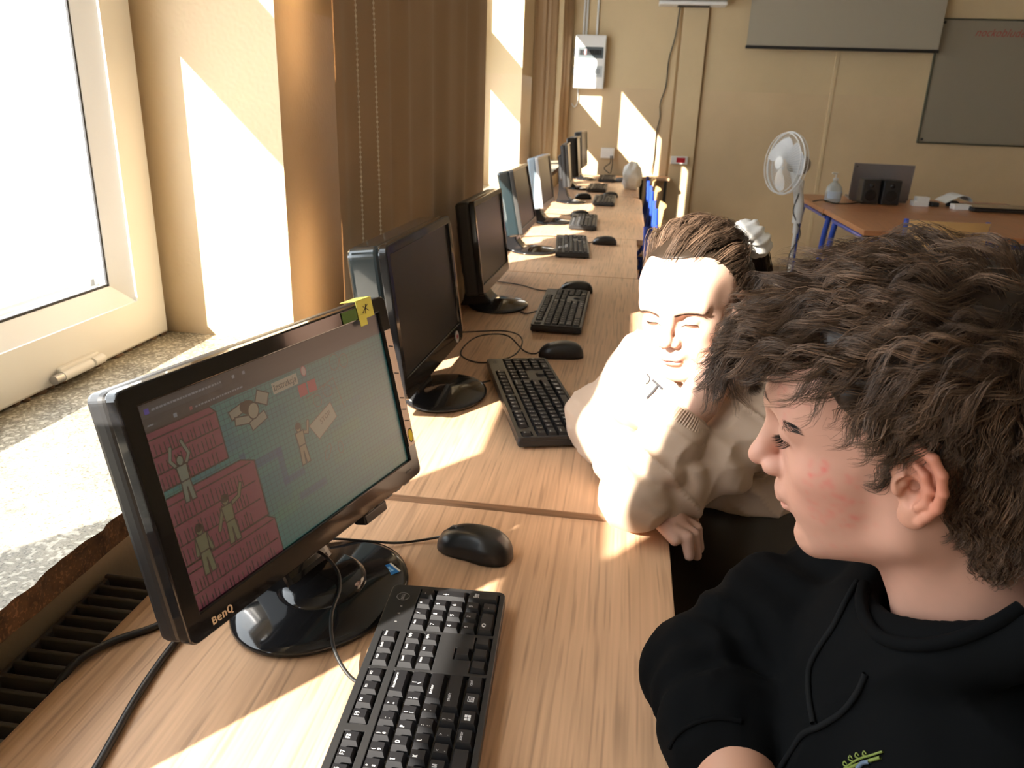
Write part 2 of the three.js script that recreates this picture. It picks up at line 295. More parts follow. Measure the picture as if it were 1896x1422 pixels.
// ---------------------------------------------------------------- desks in a row along the windows
const TY = 0.75;
function desk(z0, z1, xr, label, y = TY, round = 0, xb = -0.535) { // z0 > z1
  const t = thing('computer_desk', label, 'desk', [0, 0, 0], 0, 'desks in the row along the windows');
  const sh = new THREE.Shape(); const a = z0 - 0.002, b = z1 + 0.002;
  sh.moveTo(xb, -a); sh.lineTo(xr - (round === 1 ? 0.05 : 0), -a);
  if (round === 1) sh.quadraticCurveTo(xr, -a, xr, -a + 0.1);
  sh.lineTo(xr, -b - (round === 2 ? 0.2 : 0)); if (round === 2) sh.quadraticCurveTo(xr - 0.01, -b - 0.06, xr - 0.06, -b);
  sh.lineTo(xb, -b); sh.closePath();
  let g = new THREE.ExtrudeGeometry(sh, { depth: 0.022, bevelEnabled: true, bevelSize: 0.0012, bevelThickness: 0.0012, bevelOffset: -0.0012, bevelSegments: 2 }); g.rotateX(-Math.PI / 2); g.scale(1, 1, 1); g.translate(0, y - 0.0232, 0);
  // shape y became -z
  g = boxUV(g); mesh('desktop', g, M.wood, t);
  const lz = [z0 - 0.05, z1 + 0.05];
  for (const z of lz) for (const x of [xb + 0.05, xr - 0.06]) mesh('leg', bar([x, 0, z], [x, y - 0.024, z], 0.016, 12), M.blue, t);
  mesh('rail', [bar([xb + 0.05, y - 0.05, lz[0]], [xr - 0.06, y - 0.05, lz[0]], 0.012), bar([xb + 0.05, y - 0.05, lz[1]], [xr - 0.06, y - 0.05, lz[1]], 0.012), bar([xb + 0.05, y - 0.05, lz[0]], [xb + 0.05, y - 0.05, lz[1]], 0.012)], M.blue, t);
  return t;
}
desk(-0.15, -1.03, 0.098, 'nearest beech desk with the large monitor and near keyboard on it');
desk(-1.031, -1.914, 0.09, 'second beech desk where the person in the beige hoodie leans', TY + 0.008, 0, -0.475);
desk(-1.915, -2.79, 0.076, 'third beech desk counted from the camera, beyond the beige hoodie', TY, 0, -0.472);
desk(-2.791, -3.67, 0.062, 'fourth beech desk counted from the camera');
desk(-3.671, -4.63, 0.102, 'fifth beech desk counted from the camera', TY, 0);
desk(-4.631, -5.5, 0.10, 'sixth beech desk counted from the camera', TY, 2);
desk(-5.501, -6.4, 0.085, 'seventh beech desk counted from the camera');
desk(-6.401, -7.2, 0.085, 'last beech desk of the row, next to the fuse box wall');
{ // narrow board table against the back wall
  const t = thing('wall_table', 'narrow pale table against the back wall at the end of the row', 'table');
  mesh('tabletop', rb(0.09, 0.36, TY - 0.025, TY, -7.2, -7.395, 0.002), M.wood, t); mesh('leg', bar([0.33, 0, -7.22], [0.33, TY - 0.026, -7.22], 0.014), M.blackMat, t); mesh('leg', bar([0.12, 0, -7.22], [0.12, TY - 0.026, -7.22], 0.014), M.blackMat, t);
}
// ---------------------------------------------------------------- monitors
const font = await new FontLoader().loadAsync('fonts/droid/droid_sans_bold.typeface.json');
const fontR = await new FontLoader().loadAsync('fonts/droid/droid_sans_regular.typeface.json');
const text = (s, size, depth = 0.0004, f = font) => { const g = new TextGeometry(s, { font: f, size, depth, curveSegments: 4 }); g.computeBoundingBox(); const b = g.boundingBox; g.translate(-(b.min.x + b.max.x) / 2, -(b.min.y + b.max.y) / 2, 0); return g; };
M.screenOff = phy({ color: col(0.020, 0.020, 0.021), roughness: 0.30, specularIntensity: 0.7 });
function rrect(sh, w, h, r) { sh.moveTo(-w / 2 + r, -h / 2); sh.lineTo(w / 2 - r, -h / 2); sh.quadraticCurveTo(w / 2, -h / 2, w / 2, -h / 2 + r); sh.lineTo(w / 2, h / 2 - r); sh.quadraticCurveTo(w / 2, h / 2, w / 2 - r, h / 2); sh.lineTo(-w / 2 + r, h / 2); sh.quadraticCurveTo(-w / 2, h / 2, -w / 2, h / 2 - r); sh.lineTo(-w / 2, -h / 2 + r); sh.quadraticCurveTo(-w / 2, -h / 2, -w / 2 + r, -h / 2); return sh; }
// local frame of a monitor: screen looks along +x, viewer's right is -z; (px, py) screen centre height above desk
function monitor(o) {
  const t = thing('monitor', o.label, 'monitor', [o.x, TY + (o.dy ?? 0), o.z], -o.yaw, o.group);
  const { W, H, bz, bt = bz, bbm, T = 0.03 } = o, h = o.h, tilt = o.tilt;
  const place = (g) => { g.rotateY(Math.PI / 2); g.rotateZ(tilt); g.translate(o.fx ?? 0, h, 0); return g; }; // built facing +z, width along x -> viewer right
  const sh = rrect(new THREE.Shape(), W, H, o.r ?? 0.012), hole = new THREE.Path(), x0 = -W / 2 + bz, x1 = W / 2 - bz, y0 = -H / 2 + bbm, y1 = H / 2 - bt;
  hole.moveTo(x0, y0); hole.lineTo(x0, y1); hole.lineTo(x1, y1); hole.lineTo(x1, y0); hole.closePath(); sh.holes.push(hole);
  let f = new THREE.ExtrudeGeometry(sh, { depth: 0.010, bevelEnabled: true, bevelSize: 0.002, bevelThickness: 0.003, bevelOffset: -0.002, bevelSegments: 3, curveSegments: 8 }); f.translate(0, 0, -0.013);
  mesh('bezel', place(f), o.mat ?? M.black, t);
  const s = new THREE.PlaneGeometry(x1 - x0, y1 - y0); s.translate((x0 + x1) / 2, (y0 + y1) / 2, -0.0045);
  const scr = mesh('screen', place(s), o.screen ?? M.screenOff, t);
  const bs = rrect(new THREE.Shape(), W - 0.001, H - 0.001, (o.r ?? 0.012)); let b = new THREE.ExtrudeGeometry(bs, { depth: T - 0.012, bevelEnabled: true, bevelSize: 0.012, bevelThickness: 0.012, bevelOffset: -0.012, bevelSegments: 4, curveSegments: 8 }); b.translate(0, 0, -T - 0.013);
  mesh('back_shell', place(b), o.back ?? M.blackMat, t);
  const b2 = new RoundedBoxGeometry(W * 0.6, H * 0.6, 0.04, 3, 0.015); b2.translate(0, -0.01, -T - 0.028); mesh('back_housing', place(b2), o.back ?? M.blackMat, t);
  // neck and base
  const nx = (o.fx ?? 0) - T - 0.03;
  const nk = new THREE.Shape(); nk.moveTo(-0.03, 0); nk.quadraticCurveTo(-0.012, 0.02, -0.02, h * 0.6); nk.lineTo(-0.026, h + 0.02); nk.lineTo(0.012, h + 0.02); nk.lineTo(0.016, h * 0.5); nk.quadraticCurveTo(0.02, 0.03, 0.055, 0.012); nk.lineTo(0.06, 0); nk.closePath();
  const ng = new THREE.ExtrudeGeometry(nk, { depth: o.neckW ?? 0.075, bevelEnabled: true, bevelSize: 0.006, bevelThickness: 0.012, bevelSegments: 3 }); ng.translate(nx + 0.01, 0.008, -(o.neckW ?? 0.075) / 2);
  mesh('neck', ng, M.black, t);
  const R = o.base ?? [0.075, 0.115], bp = [[0, 0.0], [0.97, 0], [1.0, 0.004], [0.985, 0.0085], [0.9, 0.0115], [0.6, 0.0165], [0.3, 0.021], [0.0, 0.023]];
  const bg = lathe(bp.map(([r, y]) => [r, y]), 64); bg.scale(R[0], o.bh ?? 1, R[1]); bg.translate(o.bx ?? -0.01, 0.0002, 0); mesh('base', bg, M.black, t);
  const dz = (g, x, y, z = 0.0002) => place(g.translate(x, y, z));
  return { t, place: dz, W, H, scr, x0, x1, y0, y1, at: (x, y, z) => { const p = V(x, y, z).applyMatrix4(new THREE.Matrix4().makeRotationZ(tilt).multiply(new THREE.Matrix4().makeRotationY(Math.PI / 2))); return [p.x + (o.fx ?? 0), p.y + h, p.z]; } };
}
// ---- the picture on the near screen: a browser window with a drawn library
const screenTex = canvasTex(1280, 720, (c, W, H) => {
  c.fillStyle = '#2f9c93'; c.fillRect(0, 0, W, H);
  let s = 7; const r = () => { s = (s * 1103515245 + 12345) % 2147483648; return s / 2147483648; };
  for (let i = 0; i < 90; i++) { c.fillStyle = ['rgba(20,110,150,0.20)', 'rgba(40,170,150,0.25)', 'rgba(120,170,110,0.20)'][i % 3]; c.fillRect(r() * W, r() * H, 60 + r() * 150, 20 + r() * 60); }
  c.fillStyle = 'rgba(15,90,150,0.55)'; c.fillRect(330, 300, 26, 90); c.fillRect(330, 345, 200, 34); c.fillRect(500, 345, 30, 150); c.fillRect(500, 470, 120, 26); c.fillRect(560, 560, 160, 28);
  c.strokeStyle = 'rgba(10,70,80,0.6)'; c.lineWidth = 2.4;
  for (let x = 0; x < W; x += 22) { c.beginPath(); c.moveTo(x, 90); c.lineTo(x + (r() - 0.5) * 8, H); c.stroke(); }
  for (let y = 100; y < H; y += 19) { c.beginPath(); c.moveTo(0, y); c.lineTo(W, y + (r() - 0.5) * 8); c.stroke(); }
  c.fillStyle = '#3a3d40'; c.fillRect(0, 0, W, 52); c.fillStyle = '#44474a'; c.fillRect(0, 52, W, 40);
  c.fillStyle = '#54585c'; c.fillRect(10, 8, 330, 40); c.fillStyle = '#6a55d8'; c.fillRect(22, 18, 18, 18); c.fillStyle = '#b9bcc0'; c.font = '20px sans-serif';
  for (let x = 50, i = 0; i < 22; i++) { const w = 5 + r() * 8; c.fillRect(x, 24, w, 7); x += w + 4; } c.fillRect(390, 20, 12, 12); c.fillRect(440, 20, 12, 12); c.fillRect(120, 66, 14, 14); c.fillRect(20, 70, 22, 5); for (let x = 210, i = 0; i < 18; i++) { const w = 5 + r() * 8; c.fillRect(x, 70, w, 6); x += w + 4; }
  c.fillStyle = '#d06a6a'; c.fillRect(186, 66, 12, 12);
  const ink = '#1a1512';
  const shelf = (x0, y0, x1, y1, rows, skew) => {
    c.fillStyle = '#a8465f'; c.beginPath(); c.moveTo(x0, y0); c.lineTo(x1, y0); c.lineTo(x1 + skew, y0 + 26); c.lineTo(x1 + skew, y1); c.lineTo(x0, y1); c.closePath(); c.fill();
    c.strokeStyle = ink; c.lineWidth = 5; c.stroke(); c.lineWidth = 5; const rh = (y1 - y0 - 26) / rows;
    for (let k = 0; k <= rows; k++) { c.beginPath(); c.moveTo(x0, y0 + 26 + k * rh); c.lineTo(x1 + skew * 0.7, y0 + 26 + k * rh); c.stroke(); }
    c.lineWidth = 4; for (let k = 0; k < rows; k++) for (let x = x0 + 12; x < x1 - 6; x += 11 + r() * 12) { c.beginPath(); const yy = y0 + 26 + k * rh + rh * (0.2 + 0.25 * r()); c.moveTo(x, yy); c.lineTo(x + 1, y0 + 26 + (k + 1) * rh - 3); c.stroke(); }
  };
  shelf(-10, 92, 262, 290, 3, 22); shelf(-10, 318, 330, 560, 3, 60); shelf(-10, 562, 380, 740, 2, 34);
  const figure = (x, y, k, arms, hair, skin) => { // a simple drawn visitor seen from behind
    c.strokeStyle = ink; c.lineWidth = 4.5; c.fillStyle = skin;
    const p = (pts, fill = true) => { c.beginPath(); pts.forEach(([a, b], i) => i ? c.lineTo(x + a * k, y + b * k) : c.moveTo(x + a * k, y + b * k)); c.closePath(); if (fill) c.fill(); c.stroke(); };
    for (const a of arms) { c.lineWidth = 17 * k; c.strokeStyle = ink; c.lineCap = 'round'; c.beginPath(); a.forEach(([u, v], i) => i ? c.lineTo(x + u * k, y + v * k) : c.moveTo(x + u * k, y + v * k)); c.stroke(); c.lineWidth = 11 * k; c.strokeStyle = skin; c.stroke(); }
    c.strokeStyle = ink; c.lineWidth = 4.5;
    p([[-24, 0], [24, 0], [20, 62], [26, 140], [4, 140], [0, 84], [-4, 140], [-26, 140], [-20, 62]]); c.beginPath(); c.moveTo(x - 20 * k, y + 60 * k); c.lineTo(x + 20 * k, y + 60 * k); c.stroke();
    c.beginPath(); c.ellipse(x, y - 18 * k, 15 * k, 19 * k, 0, 0, 7); c.fill(); c.stroke(); if (hair) { c.fillStyle = hair; c.beginPath(); c.ellipse(x, y - 25 * k, 16 * k, 15 * k, 0, 0, 7); c.fill(); }
  };
  figure(96, 236, 0.9, [[[-18, 6], [-40, -30], [-26, -74]], [[18, 6], [44, -30], [26, -84]]], null, '#9aa58e');
  figure(92, 486, 1.0, [[[-20, 6], [-30, 60]], [[20, 6], [30, 62]]], '#15140f', '#8f9168');
  figure(222, 440, 1.0, [[[-20, 6], [-52, 70]], [[20, 6], [62, -6], [80, -44]]], '#15140f', '#8f9168');
  figure(640, 330, 0.95, [[[18, 8], [46, 18], [62, -24]]], '#3f342a', '#b9a884');
  // a dark-haired figure with papers, open book
  c.fillStyle = '#b8b096'; const bk = [[372, 150, 70, 34, -0.2], [392, 190, 80, 30, 0.2], [458, 214, 84, 34, -0.25], [500, 140, 60, 46, 0.5]]; for (const [x, y, w, h, a] of bk) { c.save(); c.translate(x, y); c.rotate(a); c.fillStyle = '#b8b096'; c.fillRect(-w / 2, -h / 2, w, h); c.lineWidth = 4; c.strokeStyle = ink; c.strokeRect(-w / 2, -h / 2, w, h); c.restore(); }
  c.fillStyle = '#2a1d14'; c.beginPath(); c.ellipse(426, 152, 40, 26, 0.3, 0, 7); c.fill(); c.fillStyle = '#c0b494'; c.beginPath(); c.ellipse(446, 172, 26, 30, 0.4, 0, 7); c.fill(); c.stroke();
  c.fillStyle = '#d8cfb0'; c.fillRect(560, 106, 140, 44); c.fillStyle = '#141414'; c.font = 'bold 32px sans-serif'; c.fillText('Instrukcja', 566, 139, 128);
  c.fillStyle = '#d23b52'; c.fillRect(690, 158, 48, 48); c.fillRect(746, 158, 48, 48); c.fillStyle = '#e8c8b8'; c.beginPath(); c.ellipse(742, 112, 14, 20, 0, 0, 7); c.fill(); c.strokeStyle = '#c03b52'; c.lineWidth = 4; c.stroke();
  c.lineWidth = 3.5; c.strokeStyle = '#8a5a48'; c.fillStyle = 'rgba(225,205,170,0.9)'; c.beginPath(); c.moveTo(700, 330); c.lineTo(850, 280); c.lineTo(870, 350); c.lineTo(740, 400); c.closePath(); c.fill(); c.stroke(); c.fillStyle = '#8a6a58'; c.font = 'bold 30px sans-serif'; c.save(); c.translate(770, 348); c.rotate(-0.3); c.fillText('STOP', 0, 0); c.restore();
  for (const [x, y] of [[780, 250], [850, 230], [930, 130], [990, 140], [770, 470], [850, 480]]) { c.beginPath(); c.ellipse(x, y, 14 + r() * 30, 20 + r() * 20, r(), 0, 7); c.stroke(); }
  c.beginPath(); c.moveTo(720, 220); c.lineTo(900, 190); c.lineTo(930, 330); c.stroke();
});
M.screenOn = phy({ color: col(0.018, 0.018, 0.018), roughness: 0.48, specularIntensity: 1, ior: 1.9, emissive: 0xffffff, emissiveMap: screenTex, emissiveIntensity: 0.15 });
{
  const m = monitor({ label: 'glossy black monitor on the nearest desk showing a drawn library, with a yellow paper tag', x: -0.341, z: -0.778, yaw: 0.274, tilt: 0.222, h: 0.203, W: 0.428, H: 0.255, bz: 0.0205, bt: 0.0195, bbm: 0.0275, r: 0.011, T: 0.022, screen: M.screenOn, base: [0.096, 0.122], bx: 0.014, bh: 1.15, neckW: 0.06 });
  const { t, place, W, H } = m;
  mesh('logo', place(text('BenQ', 0.0079), -W / 2 + 0.043, -H / 2 + 0.0105), std({ color: col(0.75, 0.62, 0.48), roughness: 0.4, metalness: 0.3 }), t).userData.label = 'small pale maker lettering at the lower left';
  for (let k = 0; k < 5; k++) mesh('button', place(new RoundedBoxGeometry(0.014, 0.004, 0.006, 2, 0.0015), W / 2 - 0.035 - k * 0.022, -H / 2 - 0.001, -0.006), M.grey, t);
  mesh('power_mark', place(text('MODEL', 0.003), W / 2 - 0.03, -H / 2 + 0.014), M.grey, t);
  // speaker/usb lug under the right lower edge
  mesh('usb_lug', place(new RoundedBoxGeometry(0.05, 0.014, 0.02, 2, 0.003), W / 2 - 0.115, -H / 2 - 0.008, -0.012), M.blackMat, t);
  // white paper strip with pencil marks taped down the right bezel
  mesh('paper_strip', place(new THREE.PlaneGeometry(0.014, 0.165), W / 2 - 0.011, 0.0, 0.0008), std({ map: canvasTex(64, 700, (c, w, h) => { c.fillStyle = '#d8c8bc'; c.fillRect(0, 0, w, h); c.strokeStyle = '#222'; c.lineWidth = 7; for (const y of [90, 250, 400, 470, 540]) { c.beginPath(); c.moveTo(10, y); c.lineTo(56, y + 14); c.stroke(); } c.fillStyle = '#d8c83a'; c.beginPath(); c.ellipse(40, 640, 26, 40, 0, 0, 7); c.fill(); c.stroke(); }), roughness: 0.8 }), t);
  // yellow sticky note folded over the top edge, with a scribble; green one beside it
  const ny = std({ color: col(0.80, 0.78, 0.16), roughness: 0.8, side: THREE.DoubleSide }), ng = std({ color: col(0.10, 0.20, 0.04), roughness: 0.8, side: THREE.DoubleSide });
  const n1 = new THREE.BoxGeometry(0.034, 0.024, 0.0008); const n = mesh('sticky_note', [clean(place(n1, W / 2 - 0.050, H / 2 - 0.0075, 0.0012)), clean(place(new THREE.BoxGeometry(0.034, 0.0008, 0.024), W / 2 - 0.050, H / 2 + 0.005, -0.011)), clean(place(new THREE.BoxGeometry(0.015, 0.014, 0.0008), W / 2 - 0.0595, H / 2 - 0.0205, 0.002))], ny, t); n.userData.label = 'yellow paper tag folded over the top edge';
  const sc = []; for (const [a, b, cc, d] of [[-0.007, -0.004, 0.006, 0.005], [-0.004, 0.004, 0.007, -0.003], [-0.001, -0.006, 0.002, 0.006]]) { const A = m.at(W / 2 - 0.05 + a, H / 2 - 0.008 + b, 0.0018), B = m.at(W / 2 - 0.05 + cc, H / 2 - 0.008 + d, 0.0018); sc.push(clean(bar(A, B, 0.0005, 5))); }
  mesh('scribble', mergeGeometries(sc), M.blackMat, n);
  mesh('green_tag', place(new THREE.BoxGeometry(0.03, 0.014, 0.0008), W / 2 - 0.084, H / 2 - 0.010, 0.001), ng, t);
  // sticker on the base
  const st = std({ map: canvasTex(128, 128, (c) => { c.fillStyle = '#d9d6cc'; c.fillRect(0, 0, 128, 128); c.fillStyle = '#1f6fb4'; c.fillRect(0, 20, 128, 100); c.fillStyle = '#9fd0f0'; c.fillRect(34, 46, 26, 24); c.fillRect(66, 46, 26, 24); c.fillRect(34, 76, 26, 22); c.fillRect(66, 76, 26, 22); }), roughness: 0.3 });
  const sg = new THREE.PlaneGeometry(0.022, 0.018); sg.rotateX(-Math.PI / 2); sg.rotateY(-0.4); sg.rotateZ(-0.06); const s2 = mesh('sticker', sg.translate(0.068, 0.0160, -0.066), st, t); s2.userData.label = 'small blue and white sticker on the base';
  // raised glossy hub ring on the base
  const hub = lathe([[0, 0.034], [0.40, 0.032], [0.5, 0.024], [0.53, 0.0195], [0.54, 0.012]], 48); hub.scale(0.096, 1.1, 0.11); mesh('base_hub', hub.translate(0.014, 0, 0), M.black, t);
  // power and video cables running to the lower left of the picture
  const L = (x, y, z) => V(x, y, z).sub(V(-0.341, TY, -0.778)).applyAxisAngle(V(0, 1, 0), 0.274);
  mesh('power_cable', tube([L(-0.43, TY + 0.06, -0.78), L(-0.445, TY + 0.012, -0.70), L(-0.452, TY + 0.005, -0.66), L(-0.445, TY + 0.005, -0.58), L(-0.43, TY + 0.005, -0.50), L(-0.41, TY + 0.005, -0.40), L(-0.38, TY + 0.005, -0.3)], 0.0038, 60), M.cable, t);
  mesh('video_cable', tube([L(-0.45, TY + 0.08, -0.80), L(-0.465, TY + 0.03, -0.73), L(-0.48, TY + 0.006, -0.69), L(-0.52, TY + 0.006, -0.64), L(-0.534, TY + 0.006, -0.60), L(-0.542, TY - 0.03, -0.55), L(-0.545, TY - 0.2, -0.5)], 0.0042, 60), M.cable, t);
}
const tealBack = phy({ color: col(0.018, 0.028, 0.032), roughness: 0.12, clearcoat: 0.5 }), paleFace = phy({ color: col(0.05, 0.048, 0.045), roughness: 0.25, specularIntensity: 0.8 });
const grp = 'dark monitors along the desk row';
{
  const m = monitor({ label: 'switched-off glossy black monitor with rounded corners just behind the lit one', group: grp, x: -0.366, z: -1.472, yaw: 0.032, tilt: 0.125, h: 0.198, dy: 0.008, W: 0.424, H: 0.278, bz: 0.018, bt: 0.018, bbm: 0.040, r: 0.02, T: 0.05, back: tealBack, base: [0.085, 0.11], bx: 0.03 });
  mesh('badge', m.place(new THREE.CylinderGeometry(0.013, 0.013, 0.001, 28).rotateX(Math.PI / 2), m.W / 2 - 0.055, -m.H / 2 + 0.018, 0.001), M.white, m.t).userData.label = 'round white badge at the lower right';
  mesh('badge_mark', m.place(text('hp', 0.010), m.W / 2 - 0.055, -m.H / 2 + 0.018, 0.0016), std({ color: col(0.4, 0.05, 0.06) }), m.t);
  mesh('chrome_edge', m.place(rb(-0.0015, 0.0015, -m.H / 2 + 0.02, m.H / 2 - 0.02, -0.012, 0.001, 0.001), m.W / 2 + 0.0005, 0, 0), std({ color: col(0.55, 0.42, 0.3), metalness: 0.9, roughness: 0.3 }), m.t);
}
monitor({ label: 'third monitor of the row, dark panel on a tall black stand', group: grp, x: -0.376, z: -2.27, yaw: 0.028, tilt: 0.129, h: 0.20, W: 0.395, H: 0.255, bz: 0.014, bt: 0.016, bbm: 0.028, T: 0.03, base: [0.09, 0.105], bx: 0.02, neckW: 0.07 });
monitor({ label: 'fourth monitor of the row, grey-backed panel tilted back', group: grp, x: -0.406, z: -3.23, yaw: 0.017, tilt: 0.20, h: 0.215, W: 0.397, H: 0.251, bz: 0.012, bt: 0.012, bbm: 0.026, T: 0.04, back: tealBack, mat: paleFace, base: [0.10, 0.11], bx: 0.04 });
monitor({ label: 'fifth monitor of the row with a bright silvery top edge', group: grp, x: -0.41, z: -4.1, yaw: 0.05, tilt: 0.155, h: 0.21, W: 0.39, H: 0.247, bz: 0.012, bt: 0.012, bbm: 0.022, T: 0.03, mat: phy({ color: col(0.35, 0.35, 0.36), roughness: 0.3 }), back: phy({ color: col(0.2, 0.26, 0.32), roughness: 0.3 }), base: [0.10, 0.11], bx: 0.04 });
monitor({ label: 'sixth monitor of the row, seen nearly edge-on above a black stand', group: grp, x: -0.36, z: -5.02, yaw: -0.03, tilt: 0.12, h: 0.23, W: 0.38, H: 0.25, bz: 0.012, bbm: 0.022, T: 0.02, mat: paleFace, base: [0.09, 0.11], bx: 0.02 });
monitor({ label: 'seventh monitor of the row with a thick black back', group: grp, x: -0.36, z: -5.9, yaw: 0.0, tilt: 0.10, h: 0.23, W: 0.36, H: 0.27, bz: 0.014, bbm: 0.022, T: 0.05, base: [0.09, 0.11], bx: 0.02 });
monitor({ label: 'last monitor of the row, closest to the back wall', group: grp, x: -0.37, z: -6.7, yaw: 0.05, tilt: 0.08, h: 0.24, W: 0.4, H: 0.28, bz: 0.014, bbm: 0.022, T: 0.035, mat: paleFace, base: [0.09, 0.11], bx: 0.02 });

// ---------------------------------------------------------------- keyboards
const U = 0.01905;
const LAY = (() => { // [label, column u, row, width u, height rows] ; rows: 0 = function row, 1.4.. = main rows
  const k = [], row = (r, x, arr) => { for (const a of arr) { const [s, w] = Array.isArray(a) ? a : [a, 1]; if (s !== null) k.push([s, x, r, w, 1]); x += w; } };
  row(0, 0, ['Esc', [null, 1], 'F1', 'F2', 'F3', 'F4', [null, 0.5], 'F5', 'F6', 'F7', 'F8', [null, 0.5], 'F9', 'F10', 'F11', 'F12', [null, 0.25], 'PrtSc', 'ScrLk', 'Pause']);
  row(1.4, 0, ['~\n`', '!\n1', '@\n2', '#\n3', '$\n4', '%\n5', '^\n6', '&\n7', '*\n8', '(\n9', ')\n0', '_\n-', '+\n=', ['Backspace', 2], [null, 0.25], 'Insert', 'Home', 'PgUp', [null, 0.25], 'Num', '/', '*', '-']);
  row(2.4, 0, [['Tab', 1.5], 'Q', 'W', 'E', 'R', 'T', 'Y', 'U', 'I', 'O', 'P', '{\n[', '}\n]', ['|\n\\', 1.5], [null, 0.25], 'Delete', 'End', 'PgDn', [null, 0.25], '7', '8', '9']);
  row(3.4, 0, [['Caps', 1.75], 'A', 'S', 'D', 'F', 'G', 'H', 'J', 'K', 'L', ':\n;', '"\n\'', ['Enter', 2.25], [null, 3.5], '4', '5', '6']);
  row(4.4, 0, [['Shift', 2.25], 'Z', 'X', 'C', 'V', 'B', 'N', 'M', '<\n,', '>\n.', '?\n/', ['Shift', 2.75], [null, 1.25], '\u2191', [null, 1.25], '1', '2', '3']);
  row(5.4, 0, [['Ctrl', 1.25], ['Win', 1.25], ['Alt', 1.25], ['', 6.25], ['AltGr', 1.25], ['\u229E', 1.25], ['\u2261', 1.25], ['Ctrl', 1.25], [null, 0.25], '\u2190', '\u2193', '\u2192', [null, 0.25], ['0', 2], '.']);
  k.push(['+', 21.5, 2.4, 1, 2], ['Enter', 21.5, 4.4, 1, 2]); return k;
})();
const NC = 12, NR = Math.ceil(LAY.length / NC), CELL = 96;
const legendTex = canvasTex(NC * CELL, NR * CELL, (c, w, h) => {
  c.fillStyle = '#17171a'; c.fillRect(0, 0, w, h); c.fillStyle = '#d8d8d8';
  LAY.forEach(([s, , , wd], i) => {
    const x = (i % NC) * CELL, y = Math.floor(i / NC) * CELL, q = s.split('\n');
    if (s === '\u229E') { for (const [a, b] of [[20, 22], [44, 22], [20, 46], [44, 46]]) c.fillRect(x + a, y + b, 20, 20); return; }
    if (s === '\u2261') { c.fillRect(x + 24, y + 20, 40, 5); c.fillRect(x + 24, y + 62, 40, 5); c.fillRect(x + 24, y + 20, 5, 46); c.fillRect(x + 60, y + 20, 5, 46); for (const b of [32, 42, 52]) c.fillRect(x + 33, y + b, 22, 4); return; }
    const long = q[0].length > 2; c.font = (long ? 'bold 25px' : q.length > 1 ? 'bold 34px' : 'bold 44px') + ' sans-serif';
    q.forEach((t, j) => { c.save(); c.translate(x + 16, y + (q.length > 1 ? 38 + j * 40 : long ? 34 : 48)); if (long) c.scale(1 / Math.max(1, wd * 0.85), 1); c.fillText(t, 0, 0, long ? 68 * Math.max(1, wd * 0.85) : 60); c.restore(); });
  });
});
M.key = phy({ map: legendTex, roughness: 0.45, specularIntensity: 1 });
M.keyPlain = phy({ color: col(0.022, 0.022, 0.024), roughness: 0.36, specularIntensity: 0.7 });
// keyboard local frame: x to the user's right, z towards the user, y up; origin at centre of footprint
const KW = 0.442, KD = 0.136, KX0 = -22.5 * U / 2, KZ0 = -KD / 2 + 0.008;
function keyGeo(i) {
  const [, cx, r, w, hgt] = LAY[i], W = w * U - 0.0012, D = hgt * U - 0.0012, x = KX0 + (cx + w / 2) * U, z = KZ0 + (r + hgt / 2) * U, y0 = 0.0145, y1 = 0.0232, a = W / 2, b = D / 2, ta = a - 0.0036, tb0 = b - 0.0022, tb1 = b - 0.0032;
  const P = [[-a, y0, -b], [a, y0, -b], [a, y0, b], [-a, y0, b], [-ta, y1, -tb0], [ta, y1, -tb0], [ta, y1 - 0.0004, tb1], [-ta, y1 - 0.0004, tb1]].map(([X, Y, Z]) => V(x + X, Y, z + Z));
  const cu = (i % NC) / NC, cv = 1 - (Math.floor(i / NC) + 1) / NR, du = 1 / NC, dv = 1 / NR, pos = [], uv = [];
  const quad = (A, B, C, D2, t) => { pos.push(A, B, C, A, C, D2); const e = 0.02; const q = t ? [[cu + du * e, cv + dv * (1 - e)], [cu + du * e, cv + dv * e], [cu + du * (1 - e), cv + dv * e], [cu + du * (1 - e), cv + dv * (1 - e)]] : Array(4).fill([cu + du * 0.02, cv + dv * 0.02]); for (const m of [0, 1, 2, 0, 2, 3]) uv.push(...q[m]); };
  quad(P[4], P[7], P[6], P[5], true); quad(P[0], P[4], P[5], P[1]); quad(P[1], P[5], P[6], P[2]); quad(P[2], P[6], P[7], P[3]); quad(P[3], P[7], P[4], P[0]);
  const g = new THREE.BufferGeometry().setFromPoints(pos); g.setAttribute('uv', new THREE.Float32BufferAttribute(uv, 2)); g.computeVertexNormals(); return g;
}
const KEYS = LAY.map((_, i) => keyGeo(i));
